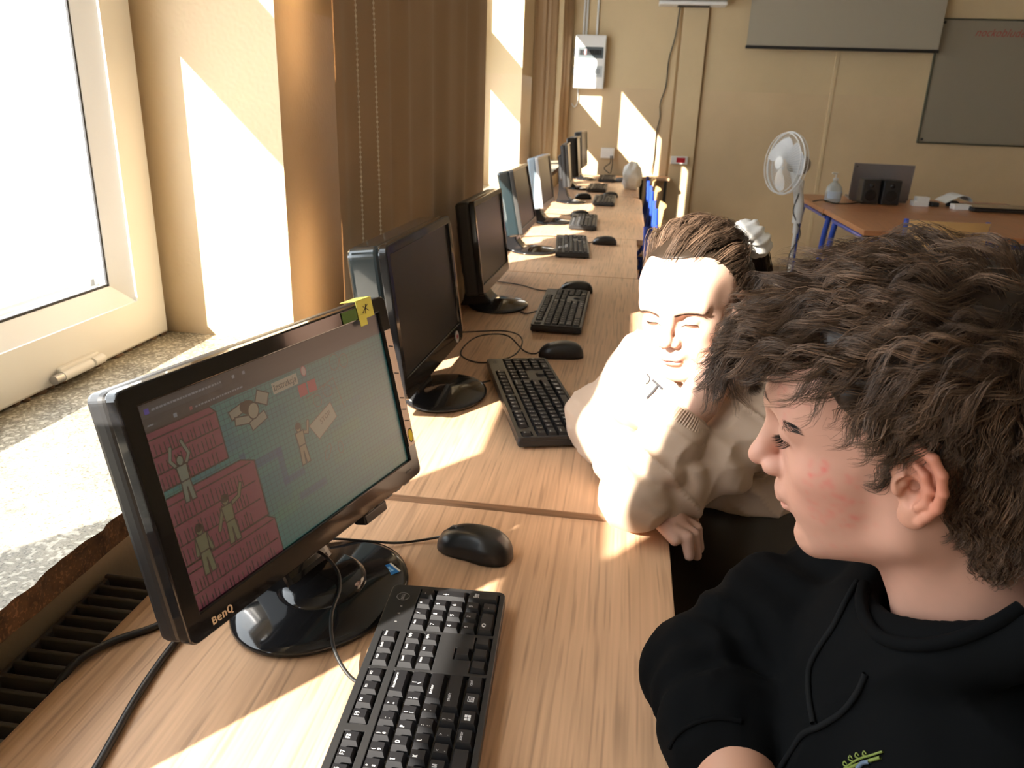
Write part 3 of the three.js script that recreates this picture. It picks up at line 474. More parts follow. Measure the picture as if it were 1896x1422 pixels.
const kbase = (() => { // wedge body with a recessed key bed and bevelled rim
  const sh = new THREE.Shape(); rrect(sh, KW, KD, 0.01);
  const holes = [[0, 1, 0, 1], [2, 6, 0, 1], [6.5, 10.5, 0, 1], [11, 15, 0, 1], [15.25, 18.25, 0, 1], [0, 15, 1.4, 6.4], [15.25, 18.25, 1.4, 3.4], [18.5, 22.5, 1.4, 6.4]];
  for (const [a, b, c, d] of holes) { const p = new THREE.Path(), x0 = KX0 + a * U, x1 = KX0 + b * U, z0 = KZ0 + c * U, z1 = KZ0 + d * U; p.moveTo(x0, z0); p.lineTo(x0, z1); p.lineTo(x1, z1); p.lineTo(x1, z0); p.closePath(); sh.holes.push(p); }
  { const p = new THREE.Path(), X = (u) => KX0 + u * U, Z = (v) => KZ0 + v * U; p.moveTo(X(16.25), Z(4.4)); p.lineTo(X(16.25), Z(5.4)); p.lineTo(X(15.25), Z(5.4)); p.lineTo(X(15.25), Z(6.4)); p.lineTo(X(18.25), Z(6.4)); p.lineTo(X(18.25), Z(5.4)); p.lineTo(X(17.25), Z(5.4)); p.lineTo(X(17.25), Z(4.4)); p.closePath(); sh.holes.push(p); }
  const g = new THREE.ExtrudeGeometry(sh, { depth: 0.004, bevelEnabled: true, bevelSize: 0.0008, bevelThickness: 0.0008, bevelOffset: -0.0008, bevelSegments: 2, curveSegments: 6 }); g.rotateX(Math.PI / 2); g.translate(0, 0.0185, 0);
  const lo = new RoundedBoxGeometry(KW, 0.0145, KD, 3, 0.004); lo.translate(0, 0.0072, 0); return [clean(g), clean(lo)];
})();
function keyboard(x, z, turn, label, o = {}) {
  const t = thing('keyboard', label, 'keyboard', [x, TY + (o.dy ?? 0) + 0.0045, z], turn, 'black keyboards on the desks');
  mesh('case', kbase, M.keyBase, t);
  if (o.keys !== false) LAY.forEach((_, i) => mesh('key', KEYS[i], M.key, t)); else { const m = mesh('keys', mergeGeometries(KEYS), M.key, t); }
  for (const sx of [-1, 1]) mesh('foot', rb(sx * 0.19 - 0.018, sx * 0.19 + 0.018, -0.0045, 0.001, -0.055, -0.045, 0.002), M.blackMat, t);
  for (const sx of [-1, 1]) mesh('foot', rb(sx * 0.19 - 0.018, sx * 0.19 + 0.018, -0.0045, 0.001, 0.045, 0.055, 0.002), M.blackMat, t);
  const mk = (g, X, Z) => { g.rotateX(-Math.PI / 2); g.translate(X, 0.0194, Z); return g; };
  mesh('logo_ring', mk(new THREE.TorusGeometry(0.0072, 0.0003, 5, 32), KX0 + 21.6 * U, KZ0 + 0.45 * U), M.logo, t); mesh('logo', mk(text('DELL', 0.0036, 0.0002), KX0 + 21.6 * U, KZ0 + 0.45 * U), M.logo, t);
  const im = [[19.1, 0.55], [19.9, 0.55], [20.6, 0.55]].map(([a, b], k) => clean(mk(text(['1', 'A', '#'][k], 0.0026, 0.0002), KX0 + a * U, KZ0 + b * U))); mesh('lamp_marks', mergeGeometries(im), M.logo, t);
  return t;
}
M.logo = std({ color: col(0.28, 0.28, 0.28), roughness: 0.4 });
// turn: user sits at +x, so local x (user's right) points to -z
const QT = Math.PI / 2;
// footprint centres come from the photograph's key rows
const kb1 = keyboard(-0.160, -0.566, QT + 0.058, 'nearest keyboard, black with white legends, by the lit monitor');
const kb2 = keyboard(-0.152, -1.463, QT + 0.30, 'keyboard turned askew next to the beige hoodie', { dy: 0.008 });
const kb3 = keyboard(-0.158, -2.222, QT, 'third keyboard from the camera with a mouse at its far end');
keyboard(-0.213, -3.33, QT + 0.08, 'fourth keyboard from the camera', { keys: false });
keyboard(-0.207, -4.08, QT + 0.03, 'fifth keyboard from the camera', { keys: false });
keyboard(-0.137, -5.11, QT, 'sixth keyboard from the camera', { keys: false });
keyboard(-0.215, -5.9, QT, 'seventh keyboard from the camera', { keys: false });
keyboard(-0.17, -6.73, QT, 'farthest keyboard, small against the sunlit end of the row', { keys: false });
{ // keyboard cables
  const cab = (k, pts, r = 0.0021) => { k.updateMatrixWorld(); mesh('cable', tube(pts.map((p) => k.worldToLocal(V(...p))), r, 64, 7), M.cable, k); };
  cab(kb1, [[-0.212, TY + 0.014, -0.618], [-0.240, TY + 0.010, -0.630], [-0.268, TY + 0.022, -0.655], [-0.284, TY + 0.038, -0.69], [-0.291, TY + 0.042, -0.735], [-0.305, TY + 0.046, -0.765], [-0.335, TY + 0.055, -0.785], [-0.40, TY + 0.02, -0.82]]);
  cab(kb2, [[-0.255, TY + 0.018, -1.55], [-0.29, TY + 0.012, -1.53], [-0.32, TY + 0.011, -1.49], [-0.36, TY + 0.030, -1.46]]);
  cab(kb3, [[-0.229, TY + 0.01, -2.20], [-0.26, TY + 0.003, -2.19], [-0.30, TY + 0.003, -2.23], [-0.36, TY + 0.003, -2.30], [-0.45, TY + 0.003, -2.33]]);
}
// ---------------------------------------------------------------- mice
const mouseGeo = (() => { // top shell: half egg with a flattened foot; nose at -x
  const N = 28, Mv = 14, pos = [], L = 0.054, Wd = 0.0305, Hh = 0.037;
  const P = (u, v) => { const a = u * Math.PI * 2, e = v * Math.PI / 2, ca = Math.cos(a), sa = Math.sin(a); const ce = Math.pow(Math.cos(e), 0.6), se = Math.pow(Math.sin(e), 0.85); const sx = Math.sign(ca) * Math.pow(Math.abs(ca), 0.72), sz = Math.sign(sa) * Math.pow(Math.abs(sa), 0.78); const x = sx * L * ce, w = Wd * (1 - 0.10 * Math.exp(-Math.pow((x + 0.004) / 0.018, 2))) * (v < 0.25 ? 0.93 + 0.28 * v : 1); return V(x, 0.001 + Hh * se * (1 - 0.20 * sst(0.01, -0.055, x)), sz * w * ce); };
  for (let i = 0; i < N; i++) for (let j = 0; j < Mv; j++) { const a = P(i / N, j / Mv), b = P((i + 1) / N, j / Mv), c = P((i + 1) / N, (j + 1) / Mv), d = P(i / N, (j + 1) / Mv); pos.push(a, c, b, a, d, c); }
  for (let i = 0; i < N; i++) { pos.push(P(i / N, 0), P((i + 1) / N, 0), V(0, 0.001, 0)); }
  const g = mergeVertices(new THREE.BufferGeometry().setFromPoints(pos), 1e-5); g.computeVertexNormals(); return g;
})();
M.mouse = phy({ color: col(0.013, 0.013, 0.014), roughness: 0.34 });
function mouse(x, z, turn, label, cable, o = {}) {
  const t = thing('mouse', label, 'mouse', [x, TY + (o.dy ?? 0), z], turn, 'black mice on the desks');
  mesh('shell', mouseGeo, o.mat ?? M.mouse, t);
  const wg = new THREE.CylinderGeometry(0.0085, 0.0085, 0.0055, 18); wg.rotateX(Math.PI / 2); wg.translate(-0.031, 0.0245, 0); mesh('wheel', wg, M.grey, t);
  const ln = []; for (let i = 0; i < 9; i++) ln.push(V(-0.052 + i * 0.0044, 0, 0)); const gv = ln.map((p) => { const e = Math.acos(clamp(Math.pow(Math.abs(p.x) / 0.054, 1 / 0.6), 0, 1)); return V(p.x, 0.0012 + 0.037 * Math.pow(Math.sin(e), 0.85) * (1 - 0.20 * sst(0.01, -0.055, p.x)), 0); });
  mesh('button_seam', tube(gv, 0.0005, 24, 5), M.gasket, t);
  if (cable) { t.updateMatrixWorld(); mesh('cable', tube([V(-0.05, 0.012, 0), V(-0.062, 0.006, 0), ...cable.map((p) => t.worldToLocal(V(...p)))], 0.0018, 70, 7), M.cable, t); }
  return t;
}
mouse(-0.165, -0.908, -0.26, 'black mouse lying beside the nearest keyboard', [[-0.27, TY + 0.004, -0.905], [-0.31, TY + 0.012, -0.888], [-0.36, TY + 0.02, -0.87], [-0.44, TY + 0.004, -0.86]]);
mouse(-0.125, -1.787, 0.2, 'black mouse with a looped cable on the second desk', [[-0.215, TY + 0.011, -1.80], [-0.27, TY + 0.03, -1.86], [-0.335, TY + 0.03, -1.83], [-0.36, TY + 0.011, -1.74], [-0.30, TY + 0.011, -1.685], [-0.235, TY + 0.02, -1.72], [-0.225, TY + 0.03, -1.83], [-0.28, TY + 0.02, -1.93], [-0.40, TY + 0.003, -1.95]], { dy: 0.008 });
mouse(-0.138, -2.515, 0.12, 'black mouse at the end of the third keyboard', [[-0.25, TY + 0.003, -2.50], [-0.33, TY + 0.003, -2.56], [-0.45, TY + 0.003, -2.60]]);
mouse(-0.08, -3.49, 0.1, 'black mouse to the right of the fourth keyboard', [[-0.2, TY + 0.003, -3.6], [-0.35, TY + 0.003, -3.62], [-0.46, TY + 0.003, -3.55]]);
mouse(-0.245, -4.36, 0.1, 'black mouse behind the fifth keyboard', [[-0.36, TY + 0.003, -4.4], [-0.46, TY + 0.003, -4.42]]);
mouse(-0.28, -5.25, 0.1, 'black mouse left of the sixth keyboard', null);
mouse(-0.11, -5.42, 0.1, 'black mouse behind the far end of the sixth keyboard', null);
mouse(-0.055, -6.62, 0.3, 'pale-rimmed mouse next to the farthest keyboard', null, { mat: phy({ color: col(0.12, 0.12, 0.13), roughness: 0.3 }) });
// ---------------------------------------------------------------- chairs with plywood backs and blue tube frames
function chair(x, z, turn, label) { // local: sitter faces -x; back at x = 0
  const t = thing('school_chair', label, 'chair', [x, 0, z], turn, 'blue-framed school chairs');
  const W = 0.19; const bk = (y0, y1, x0, w, bow) => { const N = 12, pos = []; const P = (u, v, s) => V(x0 - bow * (1 - Math.pow(2 * u - 1, 2)) * -1 + s * 0.009 + (v - 0.5) * 0.02, mix(y0, y1, v), mix(-w, w, u)); const q = (a, b, c, d) => pos.push(a, b, c, a, c, d);
    for (let i = 0; i < N; i++) { const a = i / N, b = (i + 1) / N; q(P(a, 0, 0), P(a, 1, 0), P(b, 1, 0), P(b, 0, 0)); q(P(a, 0, 1), P(b, 0, 1), P(b, 1, 1), P(a, 1, 1)); q(P(a, 1, 0), P(a, 1, 1), P(b, 1, 1), P(b, 1, 0)); q(P(a, 0, 0), P(b, 0, 0), P(b, 0, 1), P(a, 0, 1)); }
    q(P(0, 0, 0), P(0, 0, 1), P(0, 1, 1), P(0, 1, 0)); q(P(1, 0, 0), P(1, 1, 0), P(1, 1, 1), P(1, 0, 1)); const g = new THREE.BufferGeometry().setFromPoints(pos); g.computeVertexNormals(); return g; };
  mesh('backrest', bk(0.66, 0.84, 0.0, W, 0.02), M.ply, t);
  mesh('seat', rb(-0.42, -0.03, 0.435, 0.450, -W, W, 0.006), M.ply, t);
  for (const s of [-1, 1]) { const zz = s * (W + 0.004);
    mesh('back_post', tube([[-0.02, 0.84, zz], [-0.015, 0.7, zz], [-0.05, 0.5, zz], [-0.10, 0.425, zz]], 0.0125, 20, 8), M.blue, t);
    mesh('side_rail', bar([-0.40, 0.424, s * 0.15], [-0.03, 0.424, s * 0.15], 0.011), M.blue, t);
    mesh('leg', bar([-0.06, 0.42, zz], [0.03, 0, zz], 0.0125), M.blue, t); mesh('leg', bar([-0.36, 0.42, zz], [-0.40, 0, zz], 0.0125), M.blue, t); }
  return t;
}
chair(0.115, -3.28, 0, 'school chair at the fourth desk, wooden back touching the desk edge');
chair(0.175, -4.32, 0, 'school chair at the fifth desk with a sunlit wooden back');
chair(0.175, -5.2, 0, 'school chair at the sixth desk with a sunlit wooden back');
chair(0.165, -5.95, 0, 'school chair at the seventh desk, farthest of the row');
chair(1.608, -4.25, -QT, 'orange-backed school chair in front of the teacher table');
// ---------------------------------------------------------------- teacher's tables at the far right
function table2(x0, x1, z0, z1, label) {
  const t = thing('teacher_table', label, 'table'); mesh('tabletop', rb(x0, x1, TY - 0.028, TY, z0, z1, 0.003), M.wood2, t);
  for (const x of [x0 + 0.05, x1 - 0.06]) for (const z of [z0 - 0.09, z1 + 0.07]) mesh('leg', tube([[x, 0, z], [x - 0.0, 0.55, z], [x + 0.02, TY - 0.03, z]], 0.018, 12, 10), M.blue, t);
  mesh('rail', [bar([x0 + 0.05, TY - 0.06, z0 - 0.09], [x1 - 0.06, TY - 0.06, z0 - 0.09], 0.014), bar([x0 + 0.05, TY - 0.06, z0 - 0.09], [x0 + 0.05, TY - 0.06, z1 + 0.07], 0.014), bar([x0 + 0.05, TY - 0.06, z1 + 0.07], [x1 - 0.06, TY - 0.06, z1 + 0.07], 0.014)], M.blue, t);
  mesh('edge_clip', rb(x0 + 0.005, x0 + 0.06, TY - 0.045, TY - 0.029, z0 - 0.02, z0 - 0.06, 0.004), M.blackMat, t); return t;
}
M.wood2 = phy({ map: woodC, color: col(0.72, 0.50, 0.36), roughness: 0.3 });
table2(1.262, 2.75, -4.42, -5.35, 'front teacher table with brown top and blue legs');
table2(1.255, 2.75, -5.352, -6.32, 'rear teacher table with brown top, carrying the open laptop');
{ // stand fan
  const t = thing('stand_fan', 'white standing fan beside the teacher table', 'fan', [1.16, 0, -5.62], 0);
  const W = std({ color: col(0.62, 0.62, 0.60), roughness: 0.4 }), wire = std({ color: col(0.72, 0.72, 0.70), roughness: 0.35 });
  const n = V(-0.90, 0.06, 0.42).normalize(), q = new THREE.Quaternion().setFromUnitVectors(V(0, 0, 1), n), c = V(-0.125, 1.005, -0.02), R = 0.2;
  const put = (g) => g.applyQuaternion(q).translate(c.x, c.y, c.z);
  mesh('foot', lathe([[0, 0], [0.2, 0], [0.2, 0.012], [0.06, 0.03], [0.03, 0.05], [0, 0.05]], 36), W, t); mesh('pole', [bar([0, 0.04, 0], [0, 0.6, 0], 0.012), bar([0, 0.55, 0], [-0.01, 0.9, 0], 0.019)], W, t);
  mesh('column', tube([[0, 0.62, 0], [-0.005, 0.75, 0], [-0.03, 0.86, -0.005], [-0.06, 0.96, -0.01]], 0.033, 20, 12), W, t);
  mesh('motor', put(lathe([[0, -0.17], [0.045, -0.165], [0.062, -0.14], [0.062, -0.07], [0.05, -0.045], [0, -0.045]], 28).rotateX(Math.PI / 2)), std({ color: col(0.30, 0.27, 0.22), roughness: 0.4 }), t);
  const rg = []; for (const [r, z] of [[R, 0], [R * 0.97, 0.03], [R * 0.97, -0.03]]) rg.push(clean(new THREE.TorusGeometry(r, r === R ? 0.006 : 0.003, 6, 56).translate(0, 0, z))); mesh('rim', put(mergeGeometries(rg)), wire, t);
  for (const s of [-1, 1]) { const w = []; for (let i = 0; i < 60; i++) { const a = i / 60 * Math.PI * 2; w.push(clean(tube([V(Math.cos(a) * 0.04, Math.sin(a) * 0.04, s * 0.055), V(Math.cos(a + 0.12) * 0.13, Math.sin(a + 0.12) * 0.13, s * 0.05), V(Math.cos(a + 0.2) * R * 0.98, Math.sin(a + 0.2) * R * 0.98, s * 0.02)], 0.0011, 6, 4))); } const m = mesh('grille_wires', put(mergeGeometries(w)), wire, t); m.userData.kind = 'stuff'; }
  mesh('hub_badge', put(lathe([[0, 0.062], [0.03, 0.061], [0.042, 0.056], [0.042, 0.05], [0, 0.05]], 28).rotateX(Math.PI / 2)), M.white, t);
  const bl = phy({ color: col(0.7, 0.72, 0.74), roughness: 0.2, transmission: 0.35, thickness: 0 });
  for (let k = 0; k < 3; k++) { const pos = [], N = 8; for (let i = 0; i < N; i++) for (let j = 0; j < N; j++) { const P = (u, v) => { const r = 0.03 + 0.15 * u, a = k * 2.094 + (v - 0.5) * (1.1 + 0.5 * Math.sin(u * 3.14)) + 0.3 * u; return V(Math.cos(a) * r, Math.sin(a) * r, (v - 0.5) * 0.05); }; const a = P(i / N, j / N), b = P((i + 1) / N, j / N), c2 = P((i + 1) / N, (j + 1) / N), d = P(i / N, (j + 1) / N); pos.push(a, b, c2, a, c2, d); } const g = new THREE.BufferGeometry().setFromPoints(pos); g.computeVertexNormals(); mesh('blade', put(g), bl, t); }
  mesh('cable', tube([[-0.02, 0.82, 0.03], [-0.04, 0.7, 0.03], [0.03, 0.55, 0.02], [-0.02, 0.4, 0.02], [0.02, 0.1, 0.02], [0.1, 0.012, 0.1], [0.3, 0.006, 0.1]], 0.004, 50, 6), M.cable, t);
}
{ // laptop
  const t = thing('laptop', 'open silver laptop seen from behind on the teacher table', 'laptop', [1.77, TY, -6.02], -0.12);
  const al = phy({ color: col(0.24, 0.22, 0.22), roughness: 0.35, metalness: 0.4 });
  const lid = new RoundedBoxGeometry(0.395, 0.245, 0.008, 2, 0.003); lid.translate(0, 0.1225, 0); lid.rotateX(0.14); mesh('lid', lid.translate(0, 0.016, 0), al, t);
  mesh('keyboard_deck', rb(-0.19, 0.19, 0, 0.016, -0.25, 0.0, 0.004), al, t); mesh('camera_dot', bar([-0.175, 0.235, 0.034], [-0.175, 0.235, 0.039], 0.006), M.blackMat, t);
}
for (const [x, l] of [[1.655, 'left small black loudspeaker in front of the laptop'], [1.79, 'right small black loudspeaker in front of the laptop']]) {
  const t = thing('loudspeaker', l, 'speaker', [x, TY, -5.86], 0, 'pair of black desk speakers'); mesh('cabinet', rb(-0.058, 0.058, 0, 0.165, -0.06, 0.06, 0.008), M.blackMat, t);
  mesh('cone', lathe([[0, 0.004], [0.012, 0.006], [0.03, 0.0], [0.034, 0.004], [0.037, 0]], 28).rotateX(Math.PI / 2).translate(0, 0.06, 0.0605), M.black, t); mesh('tweeter', lathe([[0, 0.006], [0.012, 0.004], [0.016, 0]], 20).rotateX(Math.PI / 2).translate(0, 0.125, 0.0605), M.black, t);
}
{ // sanitizer bottle
  const t = thing('pump_bottle', 'clear pump bottle with a pale label on the teacher table', 'bottle', [1.415, TY, -5.82]);
  mesh('body', lathe([[0, 0], [0.048, 0], [0.055, 0.015], [0.057, 0.06], [0.05, 0.1], [0.03, 0.125], [0.016, 0.135], [0.016, 0.145], [0, 0.145]], 32), phy({ color: col(0.75, 0.82, 0.86), roughness: 0.1, transmission: 0.6, thickness: 0 }), t);
  mesh('label', new THREE.CylinderGeometry(0.0578, 0.0565, 0.05, 28, 1, true, -1, 2).translate(0, 0.052, 0), std({ color: col(0.55, 0.66, 0.78), side: THREE.DoubleSide }), t);
  mesh('pump', [lathe([[0, 0.145], [0.017, 0.145], [0.017, 0.162], [0.005, 0.166], [0.005, 0.19], [0, 0.19]], 20), rb(-0.03, 0.008, 0.188, 0.2, -0.008, 0.008, 0.003)], M.white, t);
}
{ const t = thing('small_carton', 'small white carton beside the laptop on the teacher table', 'box', [2.0, TY, -5.86]); mesh('body', rb(-0.05, 0.05, 0, 0.032, -0.04, 0.04, 0.003), M.white, t); mesh('lid', rb(-0.03, 0.052, 0.0325, 0.062, -0.035, 0.035, 0.003), M.white, t); }
tag(mesh('adapter_brick', rb(2.07, 2.12, TY, TY + 0.03, -5.9, -5.82, 0.006), M.blackMat), 'black adapter block right of the white carton', 'adapter');
tag(mesh('desk_mouse', mouseGeo.clone().rotateY(0.6).translate(2.25, TY, -5.95), M.mouse), 'dark mouse on the teacher table', 'mouse');
tag(mesh('table_cable', tube([[1.27, TY + 0.005, -5.75], [1.33, TY + 0.02, -5.72], [1.40, TY + 0.005, -5.70], [1.5, TY + 0.005, -5.72], [1.58, TY + 0.02, -5.72], [1.58, TY + 0.005, -5.95]], 0.004, 60, 6), M.cable), 'black cable trailing over the left end of the teacher table', 'cable');
{ const t = thing('closed_notebook', 'flat black closed notebook computer at the right of the teacher table', 'laptop', [2.46, TY, -5.76], 0.05); mesh('base', rb(-0.2, 0.22, 0.002, 0.018, -0.13, 0.13, 0.004), M.blackMat, t); mesh('lid', rb(-0.2, 0.22, 0.0185, 0.03, -0.13, 0.13, 0.004), M.black, t); }
{ const pos = [], N = 16; for (let i = 0; i < N; i++) { const f = (u) => [2.15 + 0.16 * u + 0.02 * Math.sin(u * 9), TY + 0.03 + 0.045 * Math.sin(u * 2.6) + 0.01 * Math.sin(u * 11)]; const a = f(i / N), b = f((i + 1) / N); for (const dy of [0, 0.003]) pos.push(V(a[0], a[1] + dy, -5.80), V(b[0], b[1] + dy, -5.80), V(b[0], b[1] + dy, -6.02), V(a[0], a[1] + dy, -5.80), V(b[0], b[1] + dy, -6.02), V(a[0], a[1] + dy, -6.02)); pos.push(V(a[0], a[1], -5.80), V(b[0], b[1], -5.80), V(b[0], b[1] + 0.003, -5.80), V(a[0], a[1], -5.80), V(b[0], b[1] + 0.003, -5.80), V(a[0], a[1] + 0.003, -5.80)); }
  const g = new THREE.BufferGeometry().setFromPoints(pos); g.computeVertexNormals(); tag(mesh('curled_paper', g, std({ color: col(0.6, 0.6, 0.58), roughness: 0.8, side: THREE.DoubleSide })), 'curled white papers left of the closed black notebook', 'paper');
  tag(mesh('pen_cup', rb(2.17, 2.28, TY, TY + 0.035, -5.78, -5.70, 0.004), M.white), 'small white tray under the curled papers', 'tray'); }
// ---------------------------------------------------------------- things on the back wall
{ // fuse box
  const t = thing('fuse_box', 'white wall fuse box with two breaker windows', 'fuse box', [-0.41, 1.68, ZF]);
  mesh('cabinet', rb(-0.128, 0.134, -0.215, 0.215, 0, 0.085, 0.008), M.white, t);
  const smoke = phy({ color: col(0.10, 0.12, 0.13), roughness: 0.08, transmission: 0.3, thickness: 0 });
  for (const [y, k] of [[0.075, 0], [-0.075, 1]]) { mesh('window_bed', rb(-0.105, 0.115, y - 0.045, y + 0.045, 0.0855, 0.088, 0.002), k ? std({ color: col(0.5, 0.54, 0.55) }) : std({ color: col(0.10, 0.12, 0.13) }), t); for (let i = 0; i < 9; i++) mesh('breaker', rb(-0.09 + i * 0.021, -0.073 + i * 0.021, y - 0.018, y + 0.022, 0.088, 0.094, 0.002), i === 2 && !k ? std({ color: col(0.7, 0.3, 0.3) }) : k ? std({ color: col(0.35, 0.38, 0.4) }) : M.blackMat, t); mesh('hinge', rb(-0.142, -0.128, y - 0.035, y + 0.035, 0.01, 0.06, 0.006), std({ color: col(0.14, 0.15, 0.15) }), t); }
}
for (const [x, l] of [[-0.48, 'thin white conduit rising from the left of the fuse box'], [-0.455, 'second white conduit rising from the fuse box'], [-0.365, 'beige conduit rising from the middle of the fuse box']]) tag(mesh('conduit', bar([x, 1.896, ZF + 0.014], [x, YC - 0.01, ZF + 0.014], 0.0095), M.white), l, 'pipe');
tag(mesh('lower_conduit', tube([[-0.50, 1.464, ZF + 0.012], [-0.50, 1.34, ZF + 0.012], [-0.525, 1.31, ZF + 0.012], [-0.55, 1.34, ZF + 0.012]], 0.006, 30, 6), M.white), 'pale cable loop hanging under the fuse box', 'cable');
{ const t = thing('wall_trunking', 'wide cream cable trunking running down the back wall', 'trunking', [0, 0, ZF]); mesh('cover', rb(0.352, 0.56, 0.02, 2.128, 0, 0.028, 0.004), M.wallUp, t); mesh('side_strip', rb(0.330, 0.349, 0.02, 2.128, 0, 0.012, 0.002), std({ color: col(0.35, 0.22, 0.10), roughness: 0.6 }), t); mesh('side_strip', rb(0.563, 0.574, 0.02, 2.128, 0, 0.010, 0.002), std({ color: col(0.35, 0.22, 0.10), roughness: 0.6 }), t); }
tag(mesh('wall_cable', tube([[0.318, 2.13, ZF + 0.02], [0.30, 1.9, ZF + 0.015], [0.265, 1.72, ZF + 0.012], [0.26, 1.5, ZF + 0.012], [0.225, 1.36, ZF + 0.012], [0.235, 1.25, ZF + 0.012], [0.215, 1.12, ZF + 0.012], [0.215, 0.9, ZF + 0.012], [0.2, 0.77, ZF + 0.02]], 0.005, 60, 6), M.cable), 'dark cable hanging beside the cable trunking', 'cable');
{ const t = thing('air_conditioner', 'white air conditioner housing at the top of the back wall', 'air conditioner', [0.414, 2.132, ZF]); mesh('housing', rb(-0.276, 0.276, 0.03, 0.31, 0.0, 0.19, 0.02, 4), std({ color: col(0.42, 0.42, 0.34), roughness: 0.5 }), t); mesh('bottom_tray', rb(-0.276, 0.276, 0, 0.028, 0.0, 0.18, 0.008), M.white, t); mesh('outlet', rb(-0.12, 0.14, -0.006, 0.001, 0.03, 0.12, 0.002), M.blackMat, t); }
{ const t = thing('alarm_box', 'small white wall box with a red label', 'alarm box', [0.436, 0.896, ZF + 0.0285]); mesh('housing', rb(-0.076, 0.075, -0.034, 0.034, 0, 0.03, 0.005), M.white, t); mesh('red_label', rb(-0.025, 0.05, -0.02, 0.022, 0.0305, 0.032, 0.0005), std({ color: col(0.45, 0.02, 0.03) }), t); }
{ const t = thing('projection_screen', 'pulled-down grey-white projection screen with a black bottom bar', 'projection screen', [1.643, 1.83, ZF + 0.09]); mesh('fabric', rb(-0.756, 0.756, 0.012, 1.25, 0, 0.003, 0.001), std({ color: col(0.40, 0.36, 0.28), roughness: 0.85 }), t); mesh('bottom_bar', rb(-0.762, 0.762, -0.012, 0.013, -0.010, 0.012, 0.005), M.blackMat, t); mesh('case', rb(-0.8, 0.8, 1.25, 1.33, -0.085, 0.03, 0.02), M.white, t); }
{ const t = thing('whiteboard', 'whiteboard with red handwriting at the top right', 'whiteboard', [3.3, 1.6, ZF]);
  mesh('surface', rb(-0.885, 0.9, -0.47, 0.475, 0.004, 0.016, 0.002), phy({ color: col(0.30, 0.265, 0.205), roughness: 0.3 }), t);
  const al = std({ color: col(0.10, 0.10, 0.07), roughness: 0.5, metalness: 0.3 }); for (const [a, b, c, d] of [[-0.9, 0.91, -0.482, -0.47], [-0.9, 0.91, 0.475, 0.487], [-0.9, -0.885, -0.482, 0.487], [0.9, 0.912, -0.482, 0.487]]) mesh('frame_rail', rb(a, b, c, d, 0, 0.022, 0.003), al, t);
  for (const [x, y] of [[-0.865, -0.45], [-0.865, 0.455]]) mesh('corner_screw', bar([x, y, 0.016], [x, y, 0.022], 0.012), M.blackMat, t);
  const wr = text('nockobluden', 0.052, 0.0006, fontR); wr.applyMatrix4(new THREE.Matrix4().makeShear(0, 0, 0.35, 0, 0, 0)); mesh('handwriting', wr.translate(-0.40, 0.385, 0.0165), std({ color: col(0.40, 0.06, 0.05), roughness: 0.7 }), t).userData.label = 'red handwritten word';
}
{ // socket with cables at the row's end, and a crumpled bag
  const t = thing('wall_socket', 'white wall socket with dark cables above the last desk', 'socket', [-0.2, 0.93, ZF]); mesh('plate', rb(-0.06, 0.06, -0.045, 0.045, 0, 0.045, 0.006), M.white, t); mesh('lead', tube([[0.03, -0.02, 0.046], [0.03, -0.08, 0.06], [-0.02, -0.13, 0.06], [0.03, -0.175, 0.06]], 0.004, 30, 6), M.cable, t); mesh('lead', tube([[0.045, -0.02, 0.046], [0.05, -0.1, 0.055], [0.04, -0.175, 0.07]], 0.004, 30, 6), M.cable, t);
  const g = new THREE.IcosahedronGeometry(0.09, 5), p = g.attributes.position; for (let i = 0; i < p.count; i++) { const v = V().fromBufferAttribute(p, i), d = v.clone().normalize(), k = 1 + 0.5 * (fbm(d.x * 2.5 + 3, d.y * 2.5, d.z * 2.5, 4) - 0.5) + 0.25 * Math.abs(noise3(d.x * 6, d.y * 6 + 9, d.z * 6) - 0.5); v.copy(d).multiplyScalar(0.09 * k); v.y *= 1.2; v.x *= 0.75; p.setXYZ(i, v.x, Math.max(v.y, -0.088), v.z); } const gg = mergeVertices((g.deleteAttribute('uv'), g.deleteAttribute('normal'), g)); gg.computeVertexNormals();
  tag(mesh('crumpled_bag', gg.translate(0.03, TY + 0.088, -6.05), phy({ color: col(0.85, 0.84, 0.8), roughness: 0.6, transmission: 0.2, thickness: 0 })), 'crumpled white plastic bag on a far desk in the sun', 'bag');
}
// ---------------------------------------------------------------- modelling people: distance fields meshed with surface nets
const smin = (a, b, k) => { const h = Math.max(k - Math.abs(a - b), 0) / k; return Math.min(a, b) - h * h * k * 0.25; };
const smax = (a, b, k) => -smin(-a, -b, k);
const ell = (x, y, z, c, r) => { const a = (x - c[0]) / r[0], b = (y - c[1]) / r[1], d = (z - c[2]) / r[2], k0 = Math.sqrt(a * a + b * b + d * d), e = a / r[0], f = b / r[1], g = d / r[2], k1 = Math.sqrt(e * e + f * f + g * g); return k1 < 1e-9 ? -Math.min(...r) : k0 * (k0 - 1) / k1; };
const rcT = { t: 0 };
const rcone = (x, y, z, a, b, ra, rb) => { const ux = b[0] - a[0], uy = b[1] - a[1], uz = b[2] - a[2], px = x - a[0], py = y - a[1], pz = z - a[2]; const t = clamp((px * ux + py * uy + pz * uz) / (ux * ux + uy * uy + uz * uz), 0, 1); rcT.t = t; const dx = px - ux * t, dy = py - uy * t, dz = pz - uz * t; return Math.sqrt(dx * dx + dy * dy + dz * dz) - (ra + (rb - ra) * t); };
